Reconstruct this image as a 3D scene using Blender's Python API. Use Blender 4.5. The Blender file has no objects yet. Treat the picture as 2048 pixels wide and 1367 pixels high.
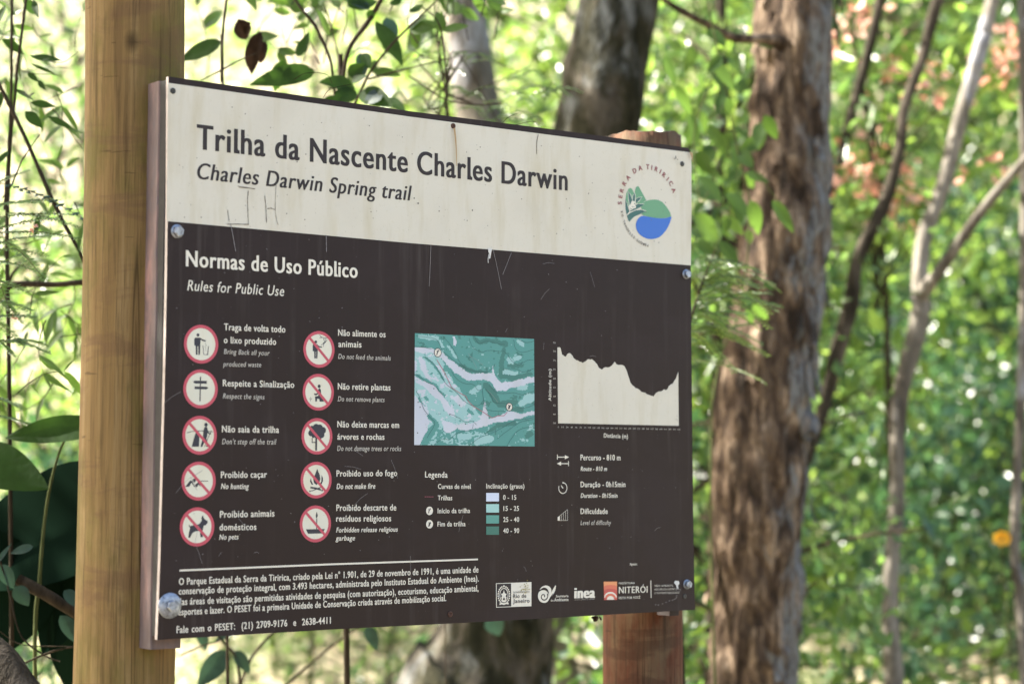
import bpy, math, random
import numpy as np
from mathutils import Vector, Matrix, noise

SC = bpy.context.scene
COL = SC.collection
R = math.radians
random.seed(7)
rng = np.random.default_rng(7)

# ---------------------------------------------------------------- camera
FPX, PITCH, ROLL = 4000.0, 0.0645684113, 0.00338897587     # focal length in photo pixels (2048 wide)
CAMZ = 1.6
_cp, _sp, _cr, _sr = math.cos(PITCH), math.sin(PITCH), math.cos(ROLL), math.sin(ROLL)
FWD = Vector((0, _cp, _sp)); _u = Vector((0, -_sp, _cp)); _r = Vector((1, 0, 0))
RIGHT = _cr * _r + _sr * _u
UP = -_sr * _r + _cr * _u
CAM = Vector((0, 0, CAMZ))
cd = bpy.data.cameras.new('camera'); cam = bpy.data.objects.new('camera', cd); COL.objects.link(cam)
M = Matrix.Identity(4)
for i in range(3):
    M[i][0] = RIGHT[i]; M[i][1] = UP[i]; M[i][2] = -FWD[i]; M[i][3] = CAM[i]
cam.matrix_world = M
cd.sensor_width = 36.0; cd.sensor_fit = 'HORIZONTAL'; cd.lens = FPX / 2048 * 36
cd.clip_start = 0.05; cd.clip_end = 1000
cd.dof.use_dof = True; cd.dof.focus_distance = 3.68; cd.dof.aperture_fstop = 2.5
cd.dof.aperture_blades = 9
SC.camera = cam

def ray(px, py):
    px = float(px); py = float(py)
    return FWD + ((px - 1024) / FPX) * RIGHT - ((py - 683.5) / FPX) * UP
def at(px, py, Y):
    """The point seen at a photo pixel, Y metres in front of the camera."""
    d = ray(px, py); return CAM + d * (Y / d.y)

# ---------------------------------------------------------------- sky, sun, exposure
SUN = Vector((-0.74, 0.16, 0.66)).normalized()
w = bpy.data.worlds.new("World"); SC.world = w; w.use_nodes = True
nt = w.node_tree; bg = nt.nodes['Background']
sky = nt.nodes.new('ShaderNodeTexSky'); sky.sky_type = 'NISHITA'; sky.sun_disc = False
sky.sun_elevation = math.asin(SUN.z); sky.sun_rotation = math.atan2(SUN.x, SUN.y)
sky.dust_density = 4.0; sky.air_density = 1.0; sky.ozone_density = 0.4
nt.links.new(sky.outputs[0], bg.inputs[0]); bg.inputs[1].default_value = 0.085
sl = bpy.data.lights.new('sun', 'SUN'); sl.energy = 5.0; sl.angle = R(0.53); sl.color = (1.0, 0.93, 0.82)
so = bpy.data.objects.new('sun', sl); COL.objects.link(so)
so.rotation_euler = (-SUN).to_track_quat('-Z', 'Y').to_euler(); so.location = SUN * 30
SC.view_settings.view_transform = 'Standard'; SC.view_settings.look = 'None'
SC.view_settings.exposure = 2.75; SC.view_settings.gamma = 1.0
cy = SC.cycles
cy.use_denoising = True; cy.max_bounces = 8; cy.diffuse_bounces = 4; cy.glossy_bounces = 3
cy.transmission_bounces = 6; cy.sample_clamp_indirect = 6.0; cy.sample_clamp_direct = 0
cy.use_adaptive_sampling = False; cy.caustics_reflective = False; cy.caustics_refractive = False

# ---------------------------------------------------------------- object helpers
def tag(o, label=None, cat=None, group=None, kind=None):
    if label: o['label'] = label
    if cat: o['category'] = cat
    if group: o['group'] = group
    if kind: o['kind'] = kind
    return o
def empty(name, loc, label, cat, group=None):
    o = bpy.data.objects.new(name, None); COL.objects.link(o); o.location = loc
    o.empty_display_size = 0.2
    return tag(o, label, cat, group)
def mesh_obj(name, verts, faces, mats, parent=None, midx=None, smooth=False, frame=None):
    """One mesh object; verts are world coordinates unless frame gives a local frame."""
    me = bpy.data.meshes.new(name)
    base = Vector((0, 0, 0))
    if frame is None and parent is not None:
        p = parent
        while p is not None: base = base + p.location; p = p.parent
        verts = np.asarray(verts, float) - np.array(base)
    if isinstance(faces, np.ndarray):
        nv, nf, k = len(verts), faces.shape[0], faces.shape[1]
        me.vertices.add(nv); me.vertices.foreach_set('co', np.asarray(verts, np.float32).ravel())
        me.loops.add(nf * k); me.loops.foreach_set('vertex_index', faces.astype(np.int32).ravel())
        me.polygons.add(nf); me.polygons.foreach_set('loop_start', np.arange(0, nf * k, k, dtype=np.int32))
        me.update(calc_edges=True)
    else:
        me.from_pydata([tuple(v) for v in verts], [], faces)
    if not isinstance(mats, (list, tuple)): mats = [mats]
    for m in mats: me.materials.append(m)
    if midx is not None: me.polygons.foreach_set('material_index', np.asarray(midx, np.int32))
    if smooth: me.polygons.foreach_set('use_smooth', np.ones(len(me.polygons), dtype=bool))
    me.update()
    o = bpy.data.objects.new(name, me); COL.objects.link(o)
    if parent is not None: o.parent = parent
    if frame is not None:
        o.matrix_basis = frame
        if parent is not None:
            p = parent
            if p.get('_frame'):
                o.matrix_parent_inverse = Matrix.Identity(4); o.matrix_basis = Matrix.Identity(4)
            else:
                o.matrix_parent_inverse = Matrix.Translation(-p.location); o.matrix_basis = frame
        o['_frame'] = 1
    return o

def s2l(c):
    c = c / 255.0
    return c / 12.92 if c <= 0.04045 else ((c + 0.055) / 1.055) ** 2.4
def C(r, g, b, k=1.0): return (min(s2l(r) * k, .9), min(s2l(g) * k, .9), min(s2l(b) * k, .9), 1)

class NT:
    """Tiny node-tree helper."""
    def __init__(s, name):
        s.m = bpy.data.materials.new(name); s.m.use_nodes = True; s.t = s.m.node_tree
        s.b = s.t.nodes['Principled BSDF']
    def n(s, typ, ins=None, **kw):
        x = s.t.nodes.new(typ)
        for k, v in kw.items(): setattr(x, k, v)
        for k, v in (ins or {}).items():
            if hasattr(v, 'links'): s.t.links.new(v, x.inputs[k])
            else: x.inputs[k].default_value = v
        return x
    def set(s, **kw):
        for k, v in kw.items():
            k = k.replace('_', ' ')
            if hasattr(v, 'links'): s.t.links.new(v, s.b.inputs[k])
            else: s.b.inputs[k].default_value = v
    def coords(s, scale=(1, 1, 1)):
        tc = s.n('ShaderNodeTexCoord')
        return s.n('ShaderNodeMapping', {'Vector': tc.outputs['Object'], 'Scale': scale}).outputs[0]
    def noise(s, vec, scale, detail=4, rough=.55, dist=0.0):
        return s.n('ShaderNodeTexNoise', {'Vector': vec, 'Scale': scale, 'Detail': detail, 'Roughness': rough, 'Distortion': dist}).outputs['Fac']
    def ramp(s, fac, stops):
        r = s.n('ShaderNodeValToRGB', {'Fac': fac}); e = r.color_ramp.elements
        while len(e) < len(stops): e.new(0.5)
        for el, (p, c) in zip(e, stops):
            el.position = p; el.color = c if len(c) == 4 else (*c, 1)
        return r.outputs['Color']
    def mix(s, fac, a, b, mode='MIX'):
        x = s.n('ShaderNodeMix', data_type='RGBA', blend_type=mode)
        for k, v in ((0, fac), (6, a), (7, b)):
            if hasattr(v, 'links'): s.t.links.new(v, x.inputs[k])
            else: x.inputs[k].default_value = v
        return x.outputs[2]
    def math(s, op, a, b=0.0):
        x = s.n('ShaderNodeMath', operation=op)
        for k, v in ((0, a), (1, b)):
            if hasattr(v, 'links'): s.t.links.new(v, x.inputs[k])
            else: x.inputs[k].default_value = v
        return x.outputs[0]
    def bump(s, h, strength=.3, dist=.01):
        b = s.n('ShaderNodeBump', {'Height': h, 'Strength': strength, 'Distance': dist})
        s.t.links.new(b.outputs[0], s.b.inputs['Normal'])
def G(v): return (v, v, v, 1)

# ---------------------------------------------------------------- materials
KP = .86
def printed(name, base, rough=.42, dirt=True, dirtcol=None, spec=.45):
    N = NT(name); N.set(Roughness=rough); N.b.inputs['Specular IOR Level'].default_value = spec
    if not dirt:
        N.set(Base_Color=base); return N.m
    v = N.coords(); vs = N.coords((1, .16, 1))
    streak = N.noise(vs, 26, 5, .6); cloud = N.noise(v, 7, 4); fine = N.noise(v, 140, 3, .7); fleck = N.noise(v, 330, 2, .5)
    dc = dirtcol or tuple(c * .62 for c in base[:3]) + (1,)
    c = N.mix(N.ramp(streak, [(.50, G(0)), (.74, G(.40))]), base, dc)
    c = N.mix(N.ramp(cloud, [(.50, G(0)), (.72, G(.30))]), c, tuple(x * .82 for x in base[:3]) + (1,))
    c = N.mix(N.ramp(fine, [(.60, G(0)), (.72, G(.22))]), c, dc)
    c = N.mix(N.ramp(fleck, [(.735, G(0)), (.76, G(.75))]), c, (.05, .045, .03, 1))
    N.set(Base_Color=c)
    N.set(Roughness=N.ramp(cloud, [(.35, G(rough - .08)), (.7, G(rough + .18))]))
    return N.m
CREAM = C(213, 209, 194, KP)
M_cream = printed('cream_print', CREAM, .45, True, C(178, 165, 118, KP))
M_text = printed('cream_lettering', C(226, 222, 208, KP), .45, False)
M_ital = printed('grey_lettering', C(196, 192, 182, KP), .45, False)
M_ink = printed('dark_lettering', C(54, 49, 50, KP), .5, False, spec=.2)
def brown_mat():
    N = NT('brown_print'); v = N.coords(); vs = N.coords((1, .2, 1))
    base = C(46, 36, 34, KP)
    smear = N.noise(N.coords((1.0, 1.3, 1)), 3.2, 6, .62, .3); fine = N.noise(v, 260, 2, .6); streak = N.noise(vs, 30, 4, .6)
    c = N.mix(N.ramp(smear, [(.48, G(0)), (.78, G(.7))]), base, C(58, 50, 51, KP))
    c = N.mix(N.ramp(streak, [(.55, G(0)), (.8, G(.35))]), c, C(43, 36, 35, KP))
    c = N.mix(N.ramp(fine, [(.735, G(0)), (.775, G(.55))]), c, C(120, 118, 118, KP))
    run = N.noise(N.coords((1, .05, 1)), 42, 4, .6); dust = N.noise(v, 2.2, 5, .65)
    c = N.mix(N.math('MULTIPLY', N.ramp(run, [(.54, G(0)), (.72, G(.32))]), N.ramp(dust, [(.42, G(0)), (.60, G(1))])), c, C(92, 86, 82, KP))
    N.set(Base_Color=c, Roughness=N.ramp(smear, [(.3, G(.33)), (.75, G(.55))]))
    N.b.inputs['Specular IOR Level'].default_value = .14
    N.bump(N.noise(v, 4, 2), .05, .01)
    return N.m
M_brown = brown_mat()
def simple(name, col, rough=.5, metal=0.0, nscale=60, var=.25, bump=0.0):
    N = NT(name); v = N.coords(); f = N.noise(v, nscale, 4)
    dk = tuple(c * (1 - var) for c in col[:3]) + (1,); lt = tuple(min(1, c * (1 + var)) for c in col[:3]) + (1,)
    N.set(Base_Color=N.ramp(f, [(.3, dk), (.7, lt)]), Roughness=rough, Metallic=metal)
    if bump: N.bump(f, bump, .004)
    return N.m
M_edge = simple('white_panel_edge', C(176, 166, 162, KP), .5, 0, 90, .2)
M_zinc = simple('zinc_steel', (.26, .285, .33), .46, .85, 130, .5)
M_darkscrew = simple('dark_screw', (.06, .06, .055), .45, .6, 300, .4)
M_rust = simple('rusty_screw', (.07, .030, .018), .7, .2, 300, .5)
M_rubber = simple('white_paint_fleck', (.55, .56, .58), .6, 0, 200, .2)
M_spacer = simple('shaded_spacer_wood', (.012, .011, .011), .75, 0, 50, .4)  # near black: shadow of the gap behind the panel put into the colour
def batten_mat():
    N = NT('faded_batten_paint'); v = N.coords((1, .25, 1)); f = N.noise(v, 14, 5, .6); g = N.noise(N.coords((1, .5, 1)), 70, 4, .65)
    c = N.ramp(f, [(.38, C(76, 64, 66, KP)), (.5, C(106, 87, 86, KP)), (.64, C(150, 116, 112, KP))])
    c = N.mix(N.ramp(g, [(.48, G(0)), (.72, G(.8))]), c, C(84, 76, 82, KP))
    N.set(Base_Color=c, Roughness=.55); N.bump(g, .25, .002); return N.m
M_batten = batten_mat()
M_battenR = simple('dark_red_shaded_batten', (.010, .004, .0035), .7, 0, 40, .4)  # dark red paint taken darker to stand for shade under the board
def log_mat(name, a, b, c2, tip, green):
    """Debarked treated log: long grain, cross bands, cracks, greenish algae."""
    N = NT(name); vg = N.coords((1, 1, .03)); v = N.coords(); vb = N.coords((1.4, 1.4, 4.2))
    grain = N.noise(vg, 40, 6, .7, .3); band = N.noise(vb, 3.0, 6, .65, .8); blot = N.noise(N.coords((1, 1, .5)), 7, 5, .65); finev = N.noise(N.coords((1, 1, .035)), 120, 4, .7); lng = N.noise(N.coords((1, 1, .02)), 24, 2, .5, .2)
    c = N.ramp(grain, [(.30, b), (.5, a), (.68, c2)])
    c = N.mix(N.ramp(blot, [(.47, G(0)), (.62, G(.8))]), c, green)
    c = N.mix(N.ramp(band, [(.53, G(0)), (.62, G(.5))]), c, tip)
    c = N.mix(N.ramp(finev, [(.53, G(0)), (.66, G(.62))]), c, tuple(x * .42 for x in b[:3]) + (1,))
    c = N.mix(N.ramp(lng, [(.655, G(0)), (.675, G(.8)), (.695, G(0))]), c, tuple(x * .25 for x in b[:3]) + (1,))
    crk = N.noise(N.coords((1.2, 1.2, 9)), 9, 4, .6)
    c = N.mix(N.ramp(crk, [(.67, G(0)), (.70, G(.5))]), c, tuple(x * .35 for x in b[:3]) + (1,))
    kn = N.n('ShaderNodeTexVoronoi', {'Vector': N.coords((1, 1, .6)), 'Scale': 7.0}).outputs['Distance']
    c = N.mix(N.ramp(kn, [(.05, G(.8)), (.11, G(0))]), c, tuple(x * .3 for x in b[:3]) + (1,))
    N.set(Base_Color=c, Roughness=.72); N.b.inputs['Specular IOR Level'].default_value = .12
    h = N.math('ADD', N.math('MULTIPLY', grain, .8), N.math('MULTIPLY', finev, .6))
    N.bump(h, .7, .005); return N.m
M_logL = log_mat('yellow_treated_log', (.175, .115, .046, 1), (.125, .078, .032, 1), (.235, .165, .080, 1), (.115, .066, .036, 1), (.100, .088, .022, 1))
M_logR = log_mat('red_treated_log', (.088, .032, .017, 1), (.040, .016, .010, 1), (.135, .060, .033, 1), (.042, .020, .013, 1), (.115, .084, .048, 1))
M_endgrain = simple('grey_end_grain', (.12, .105, .08), .85, 0, 60, .5, .3)

def leaf_mat(name, cols, trans=.45, rough=.42, tcol=None, spec=.5, mottle=False):
    N = NT(name)
    g = N.n('ShaderNodeNewGeometry')
    stops = [(i / max(1, len(cols) - 1), (*c, 1)) for i, c in enumerate(cols)]
    col = N.ramp(g.outputs['Random Per Island'], stops)
    if mottle:
        mf = N.noise(N.coords(), 22, 5, .65); col = N.mix(N.ramp(mf, [(.42, G(0)), (.62, G(.7))]), col, tuple(c * .45 for c in cols[0]) + (1,)); N.bump(N.noise(N.coords(), 60, 3), .4, .004)
    N.set(Base_Color=col, Roughness=rough); N.b.inputs['Specular IOR Level'].default_value = spec
    tc = N.mix(.5, col, (*tcol, 1)) if tcol else col
    tr = N.n('ShaderNodeBsdfTranslucent', {'Color': tc})
    mx = N.n('ShaderNodeMixShader', {0: trans, 1: N.b.outputs[0], 2: tr.outputs[0]})
    out = N.t.nodes['Material Output']; N.t.links.new(mx.outputs[0], out.inputs[0])
    return N.m
YT = (.30, .42, .05)
M_leafA = leaf_mat('bright_leaf', [(.035, .090, .018), (.060, .135, .026), (.09, .165, .036), (.17, .23, .07)], .55, .30, (.34, .50, .07), .5)
M_leafB = leaf_mat('mid_leaf', [(.022, .062, .022), (.038, .095, .030), (.060, .12, .042), (.11, .17, .07)], .5, .29, (.26, .45, .08), .5)
M_leafD = leaf_mat('deep_leaf', [(.012, .036, .020), (.022, .056, .030), (.05, .10, .05)], .38, .30, (.08, .20, .05), .5)
M_leafW = leaf_mat('pale_leaf', [(.07, .12, .05), (.13, .18, .085), (.22, .24, .14), (.36, .35, .24)], .45, .30, (.34, .44, .16), .5)
M_shrubleaf = leaf_mat('shrub_leaf', [(.022, .050, .014), (.035, .075, .018), (.055, .10, .028)], .45, .35, (.16, .30, .03), .3)
M_big = leaf_mat('big_dark_leaf', [(.014, .036, .009), (.022, .048, .011)], .35, .62, (.08, .19, .02), .15, True)
M_shadeleaf = leaf_mat('blue_green_leaf', [(.016, .040, .032), (.026, .056, .044)], .25, .45, (.06, .14, .06), .3, True)
M_heart = leaf_mat('shaded_heart_leaf', [(.003, .008, .005), (.005, .011, .007)], .05, .9, (.01, .03, .01), 0.0)  # nearly black: shade of the lower left put into the leaf colour
M_dry = leaf_mat('dry_leaf', [(.022, .013, .008), (.036, .021, .013), (.014, .009, .006)], .12, .8, None, .1, True)
M_red = leaf_mat('coral_blossom', [(.60, .24, .17), (.70, .40, .31), (.78, .60, .50)], .4, .5, (.85, .3, .2))
M_yellow = leaf_mat('yellow_blossom', [(.75, .38, .01), (.8, .45, .02)], .3, .5)
def bark(name, stops, scale=9, zs=.25, lichen=None, lthr=(.52, .62), bumpd=.03, side=None):
    N = NT(name); v = N.coords((1, 1, zs)); f = N.noise(v, scale, 6, .65, .4); f2 = N.noise(v, scale * 4, 4, .6)
    c = N.ramp(f, stops)
    c = N.mix(N.ramp(f2, [(.45, G(0)), (.75, G(.6))]), c, tuple(x * .45 for x in stops[0][1][:3]) + (1,))
    if lichen:
        lf = N.noise(N.coords((1, 1, .5)), scale * .45, 5, .6, .6)
        if side:
            sp = N.n('ShaderNodeSeparateXYZ', {'Vector': N.n('ShaderNodeTexCoord').outputs['Object']})
            lf = N.math('ADD', lf, N.math('MULTIPLY', N.math('SUBTRACT', N.math('SUBTRACT', sp.outputs[0], N.math('MULTIPLY', sp.outputs[2], side[2])), side[0]), side[1]))
        brk = N.noise(N.coords((1, 1, .35)), scale * 2.2, 5, .7)
        c = N.mix(N.math('MULTIPLY', N.ramp(lf, [(lthr[0], G(0)), (lthr[1], G(.95))]), N.ramp(brk, [(.40, G(.12)), (.56, G(1))])), c, lichen)
    N.set(Base_Color=c, Roughness=.9); N.b.inputs['Specular IOR Level'].default_value = .1
    N.bump(N.math('ADD', f, N.math('MULTIPLY', f2, .4)), .8, bumpd); return N.m
M_barkA = bark('mossy_bark', [(.38, (.008, .009, .004, 1)), (.5, (.026, .025, .014, 1)), (.62, (.075, .066, .052, 1))], 10, .5, (.14, .15, .148, 1), (.55, .63))
M_barkB = bark('peeling_bark', [(.36, (.020, .015, .011, 1)), (.45, (.055, .038, .027, 1)), (.56, (.130, .094, .065, 1)), (.68, (.36, .28, .205, 1))], 24, .30, (.17, .18, .185, 1), (.49, .60), .06, side=(.035, 2.1, .062))
M_barkC = bark('pale_bark', [(.36, (.060, .052, .042, 1)), (.5, (.135, .122, .102, 1)), (.66, (.27, .25, .215, 1))], 8, .3, (.27, .28, .31, 1), (.55, .63))
M_barkD = bark('brown_bark', [(.36, (.020, .017, .012, 1)), (.52, (.048, .040, .030, 1)), (.64, (.12, .10, .08, 1))], 12, .25)
M_twig = bark('dark_twig', [(.3, (.018, .014, .009, 1)), (.7, (.052, .040, .026, 1))], 30, .3, bumpd=.005)
M_greentwig = bark('green_stem', [(.3, (.045, .06, .02, 1)), (.7, (.09, .10, .04, 1))], 30, .3, bumpd=.005)

# ---------------------------------------------------------------- geometry helpers
def catmull(pts, n):
    """pts: (k, m) array -> smooth resampling with n samples."""
    P = np.asarray(pts, float); k = len(P)
    if k == 2:
        t = np.linspace(0, 1, n)[:, None]; return P[0] * (1 - t) + P[1] * t
    Q = np.vstack([2 * P[0] - P[1], P, 2 * P[-1] - P[-2]]); out = []
    for t in np.linspace(0, k - 1, n):
        i = min(int(t), k - 2); u = t - i; a, b, c, d = Q[i:i + 4]
        out.append(.5 * (2 * b + (c - a) * u + (2 * a - 5 * b + 4 * c - d) * u * u + (3 * b - a - 3 * c + d) * u ** 3))
    return np.array(out)
class Tubes:
    def __init__(s): s.v = []; s.f = []
    def add(s, pts, n=10, seg=10, rough=0.0, rs=6.0, cap=True, ridge=0.0):
        """pts: list of (x, y, z, r)."""
        P = catmull(pts, n); b = len(s.v)
        T = np.gradient(P[:, :3], axis=0)
        ref = Vector((1, 0, 0))
        for i in range(n):
            t = Vector(T[i]).normalized()
            a = t.cross(ref)
            if a.length < .2: a = t.cross(Vector((0, 1, 0)))
            a.normalize(); c = a.cross(t)
            o = Vector(P[i, :3])
            for k in range(seg):
                th = 2 * math.pi * k / seg; d = a * math.cos(th) + c * math.sin(th); r = P[i, 3]
                if rough:
                    q = o + d * r
                    r *= 1 + rough * (noise.noise(Vector((q.x * rs, q.y * rs, q.z * rs * .3))) + .5 * noise.noise(Vector((q.x * rs * 3, q.y * rs * 3, q.z * rs * .8))))
                if ridge:
                    q = o + d * r; a1 = noise.noise(Vector((q.x * 15, q.y * 15, q.z * 4.5))); a2 = noise.noise(Vector((q.x * 38, q.y * 38, q.z * 14)))
                    r += ridge * (abs(a1) * 1.6 - .3 + .5 * a2)
                s.v.append(o + d * r)
        for i in range(n - 1):
            for k in range(seg):
                k2 = (k + 1) % seg
                s.f.append((b + i * seg + k, b + i * seg + k2, b + (i + 1) * seg + k2, b + (i + 1) * seg + k))
        if cap:
            s.f.append(tuple(b + k for k in range(seg))); s.f.append(tuple(b + (n - 1) * seg + k for k in reversed(range(seg))))
    def build(s, name, mat, parent): return mesh_obj(name, s.v, s.f, mat, parent, smooth=True)

def leaf_arrays(P, A, S, L, W, fold=.25):
    """Diamond leaves of two folded triangles. P base, A axis, S side (n,3); L, W (n,)."""
    n = len(P); N_ = np.cross(A, S)
    L = L[:, None]; W = W[:, None]
    v = np.empty((n, 4, 3))
    v[:, 0] = P
    v[:, 1] = P + A * L * .42 + S * W * .5 + N_ * W * fold
    v[:, 2] = P + A * L
    v[:, 3] = P + A * L * .42 - S * W * .5 + N_ * W * fold
    f = np.arange(n)[:, None] * 4
    f = np.concatenate([f + [0, 1, 2], f + [0, 2, 3]], 1).reshape(-1, 3)
    return v.reshape(-1, 3), f
def unit(a): return a / np.maximum(np.linalg.norm(a, axis=1, keepdims=True), 1e-9)
def leaf_cloud(centers, spread, per, L, W, droop=.35, flat=.6, g=None):
    """Leaves gathered round the centres; droop tips them down, flat keeps the blades level."""
    g = g or rng
    c = np.repeat(np.asarray(centers, float), per, axis=0); n = len(c)
    off = g.normal(size=(n, 3)) * spread
    P = c + off
    A = unit(off * .8 + g.normal(size=(n, 3)) * spread * .8 + np.array([0, 0, -droop * spread * 1.5]))
    up = unit(np.array([0, 0, 1.0]) * flat + g.normal(size=(n, 3)) * (1 - flat * .55))
    S = unit(np.cross(A, up))
    ll = L * g.uniform(.6, 1.3, n); ww = W * ll / L * g.uniform(.8, 1.2, n)
    return leaf_arrays(P, A, S, ll, ww)
def merge(parts):
    vs, fs, b = [], [], 0
    for v, f in parts: vs.append(v); fs.append(f + b); b += len(v)
    return np.vstack(vs), np.vstack(fs)

# ---------------------------------------------------------------- ground
def gz(x, y):
    y = np.asarray(y, float); x = np.asarray(x, float)
    t = np.maximum(0, y - 9.5 + .05 * x)
    return np.minimum(t * .46 * t / (t + 2.0), 60) + .10 * np.sin(x * .9 + y * .5) * np.minimum(1, t / 3) + .05 * np.sin(x * 2.3 - y * 1.1)
def gz1(x, y): return float(gz(x, y))
def ground_mat():
    N = NT('leaf_litter'); v = N.coords(); f = N.noise(v, 1.1, 5, .6); f2 = N.noise(v, 14, 5, .7); f3 = N.noise(v, .35, 3)
    c = N.ramp(f2, [(.3, (.20, .15, .09, 1)), (.5, (.36, .30, .20, 1)), (.7, (.50, .45, .32, 1))])
    c = N.mix(N.ramp(f, [(.54, G(0)), (.64, G(.7))]), c, (.12, .17, .05, 1))
    sx = N.n('ShaderNodeSeparateXYZ', {'Vector': v}).outputs[0]
    c = N.mix(N.ramp(N.math('ADD', N.math('MULTIPLY', sx, .05), f3), [(.6, G(0)), (1.2, G(.35))]), c, (.16, .16, .09, 1))
    N.set(Base_Color=c, Roughness=.9); N.bump(f2, .6, .05); return N.m
xs = np.concatenate([np.linspace(-160, -16, 14)[:-1], np.linspace(-16, 16, 65), np.linspace(16, 160, 14)[1:]])
ys = np.concatenate([np.linspace(-120, -4, 14)[:-1], np.linspace(-4, 50, 109), np.linspace(50, 170, 14)[1:]])
X, Yg = np.meshgrid(xs, ys); Z = gz(X, Yg)
gv = np.stack([X, Yg, Z], -1).reshape(-1, 3); nx = len(xs); ny = len(ys)
ii, jj = np.meshgrid(np.arange(nx - 1), np.arange(ny - 1)); q = (jj * nx + ii).ravel()
gf = np.stack([q, q + 1, q + nx + 1, q + nx], 1)
def trail_mat():
    N = NT('added_trail_soil'); f = N.noise(N.coords(), 9, 5, .65)
    N.set(Base_Color=N.ramp(f, [(.3, (.045, .030, .020, 1)), (.7, (.11, .075, .05, 1))]), Roughness=.9); N.bump(f, .5, .03); return N.m
tx = np.linspace(-9, 9, 37); tw = [2.6 + .3 * math.sin(x * 1.1) for x in tx]; tv = []
for x, h in zip(tx, tw):
    for k in range(7): tv.append((x, -4.6 + (h + 4.6) * k / 6, gz1(x, -4.6 + (h + 4.6) * k / 6) + .006))
tf = [(i * 7 + k, (i + 1) * 7 + k, (i + 1) * 7 + k + 1, i * 7 + k + 1) for i in range(len(tx) - 1) for k in range(6)]
tag(mesh_obj('trail', tv, tf, trail_mat()), 'dark earth trail added out of view in front of the board to cut bounce light', 'trail', kind='structure')  # out of view; added to cut light bounced up onto the board
tag(mesh_obj('ground', gv, gf, ground_mat(), smooth=True), 'pale forest floor of leaf litter rising to a hillside', 'ground', kind='structure')
# ---------------------------------------------------------------- the trail sign
YAW = 0.656874015
D_ = Vector((math.cos(YAW), math.sin(YAW), 0)); N_ = Vector((math.sin(YAW), -math.cos(YAW), 0))
O_ = CAM + Vector((-0.58158728, 3.32672985, 0.66027503))       # top left corner of the panel's face
FR = Matrix.Identity(4)
for i in range(3):
    FR[i][0] = D_[i]; FR[i][1] = (0, 0, 1)[i]; FR[i][2] = N_[i]; FR[i][3] = O_[i]
def bd(px, py):
    """Photo pixel -> (u, v) metres on the panel's face."""
    r = ray(px, py); t = (O_ - CAM).dot(N_) / r.dot(N_); p = CAM + r * t - O_
    return (p.dot(D_), p.z)
def zoom(ox, oy, s): return lambda x, y: bd(ox + x / s, oy + y / s)
def W3(u, v, w): return O_ + D_ * u + Vector((0, 0, v)) + N_ * w

_tc = bpy.data.curves.new('t', 'FONT'); _to = bpy.data.objects.new('t', _tc); COL.objects.link(_to)
def text_geo(body, shear=0.0, offset=0.0, res=3, spacing=1.0, word=1.0):
    _tc.body = body; _tc.shear = shear; _tc.offset = offset; _tc.resolution_u = res
    _tc.space_character = spacing; _tc.space_word = word
    _to.update_tag(); bpy.context.view_layer.update()
    dg = bpy.context.evaluated_depsgraph_get()
    me = bpy.data.meshes.new_from_object(_to.evaluated_get(dg))
    v = np.array([x.co[:2] for x in me.vertices]).reshape(-1, 2); f = [tuple(p.vertices) for p in me.polygons]
    bpy.data.meshes.remove(me)
    return v, f
SPC = 1.10
CAPH = text_geo('H')[0][:, 1].max()

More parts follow.
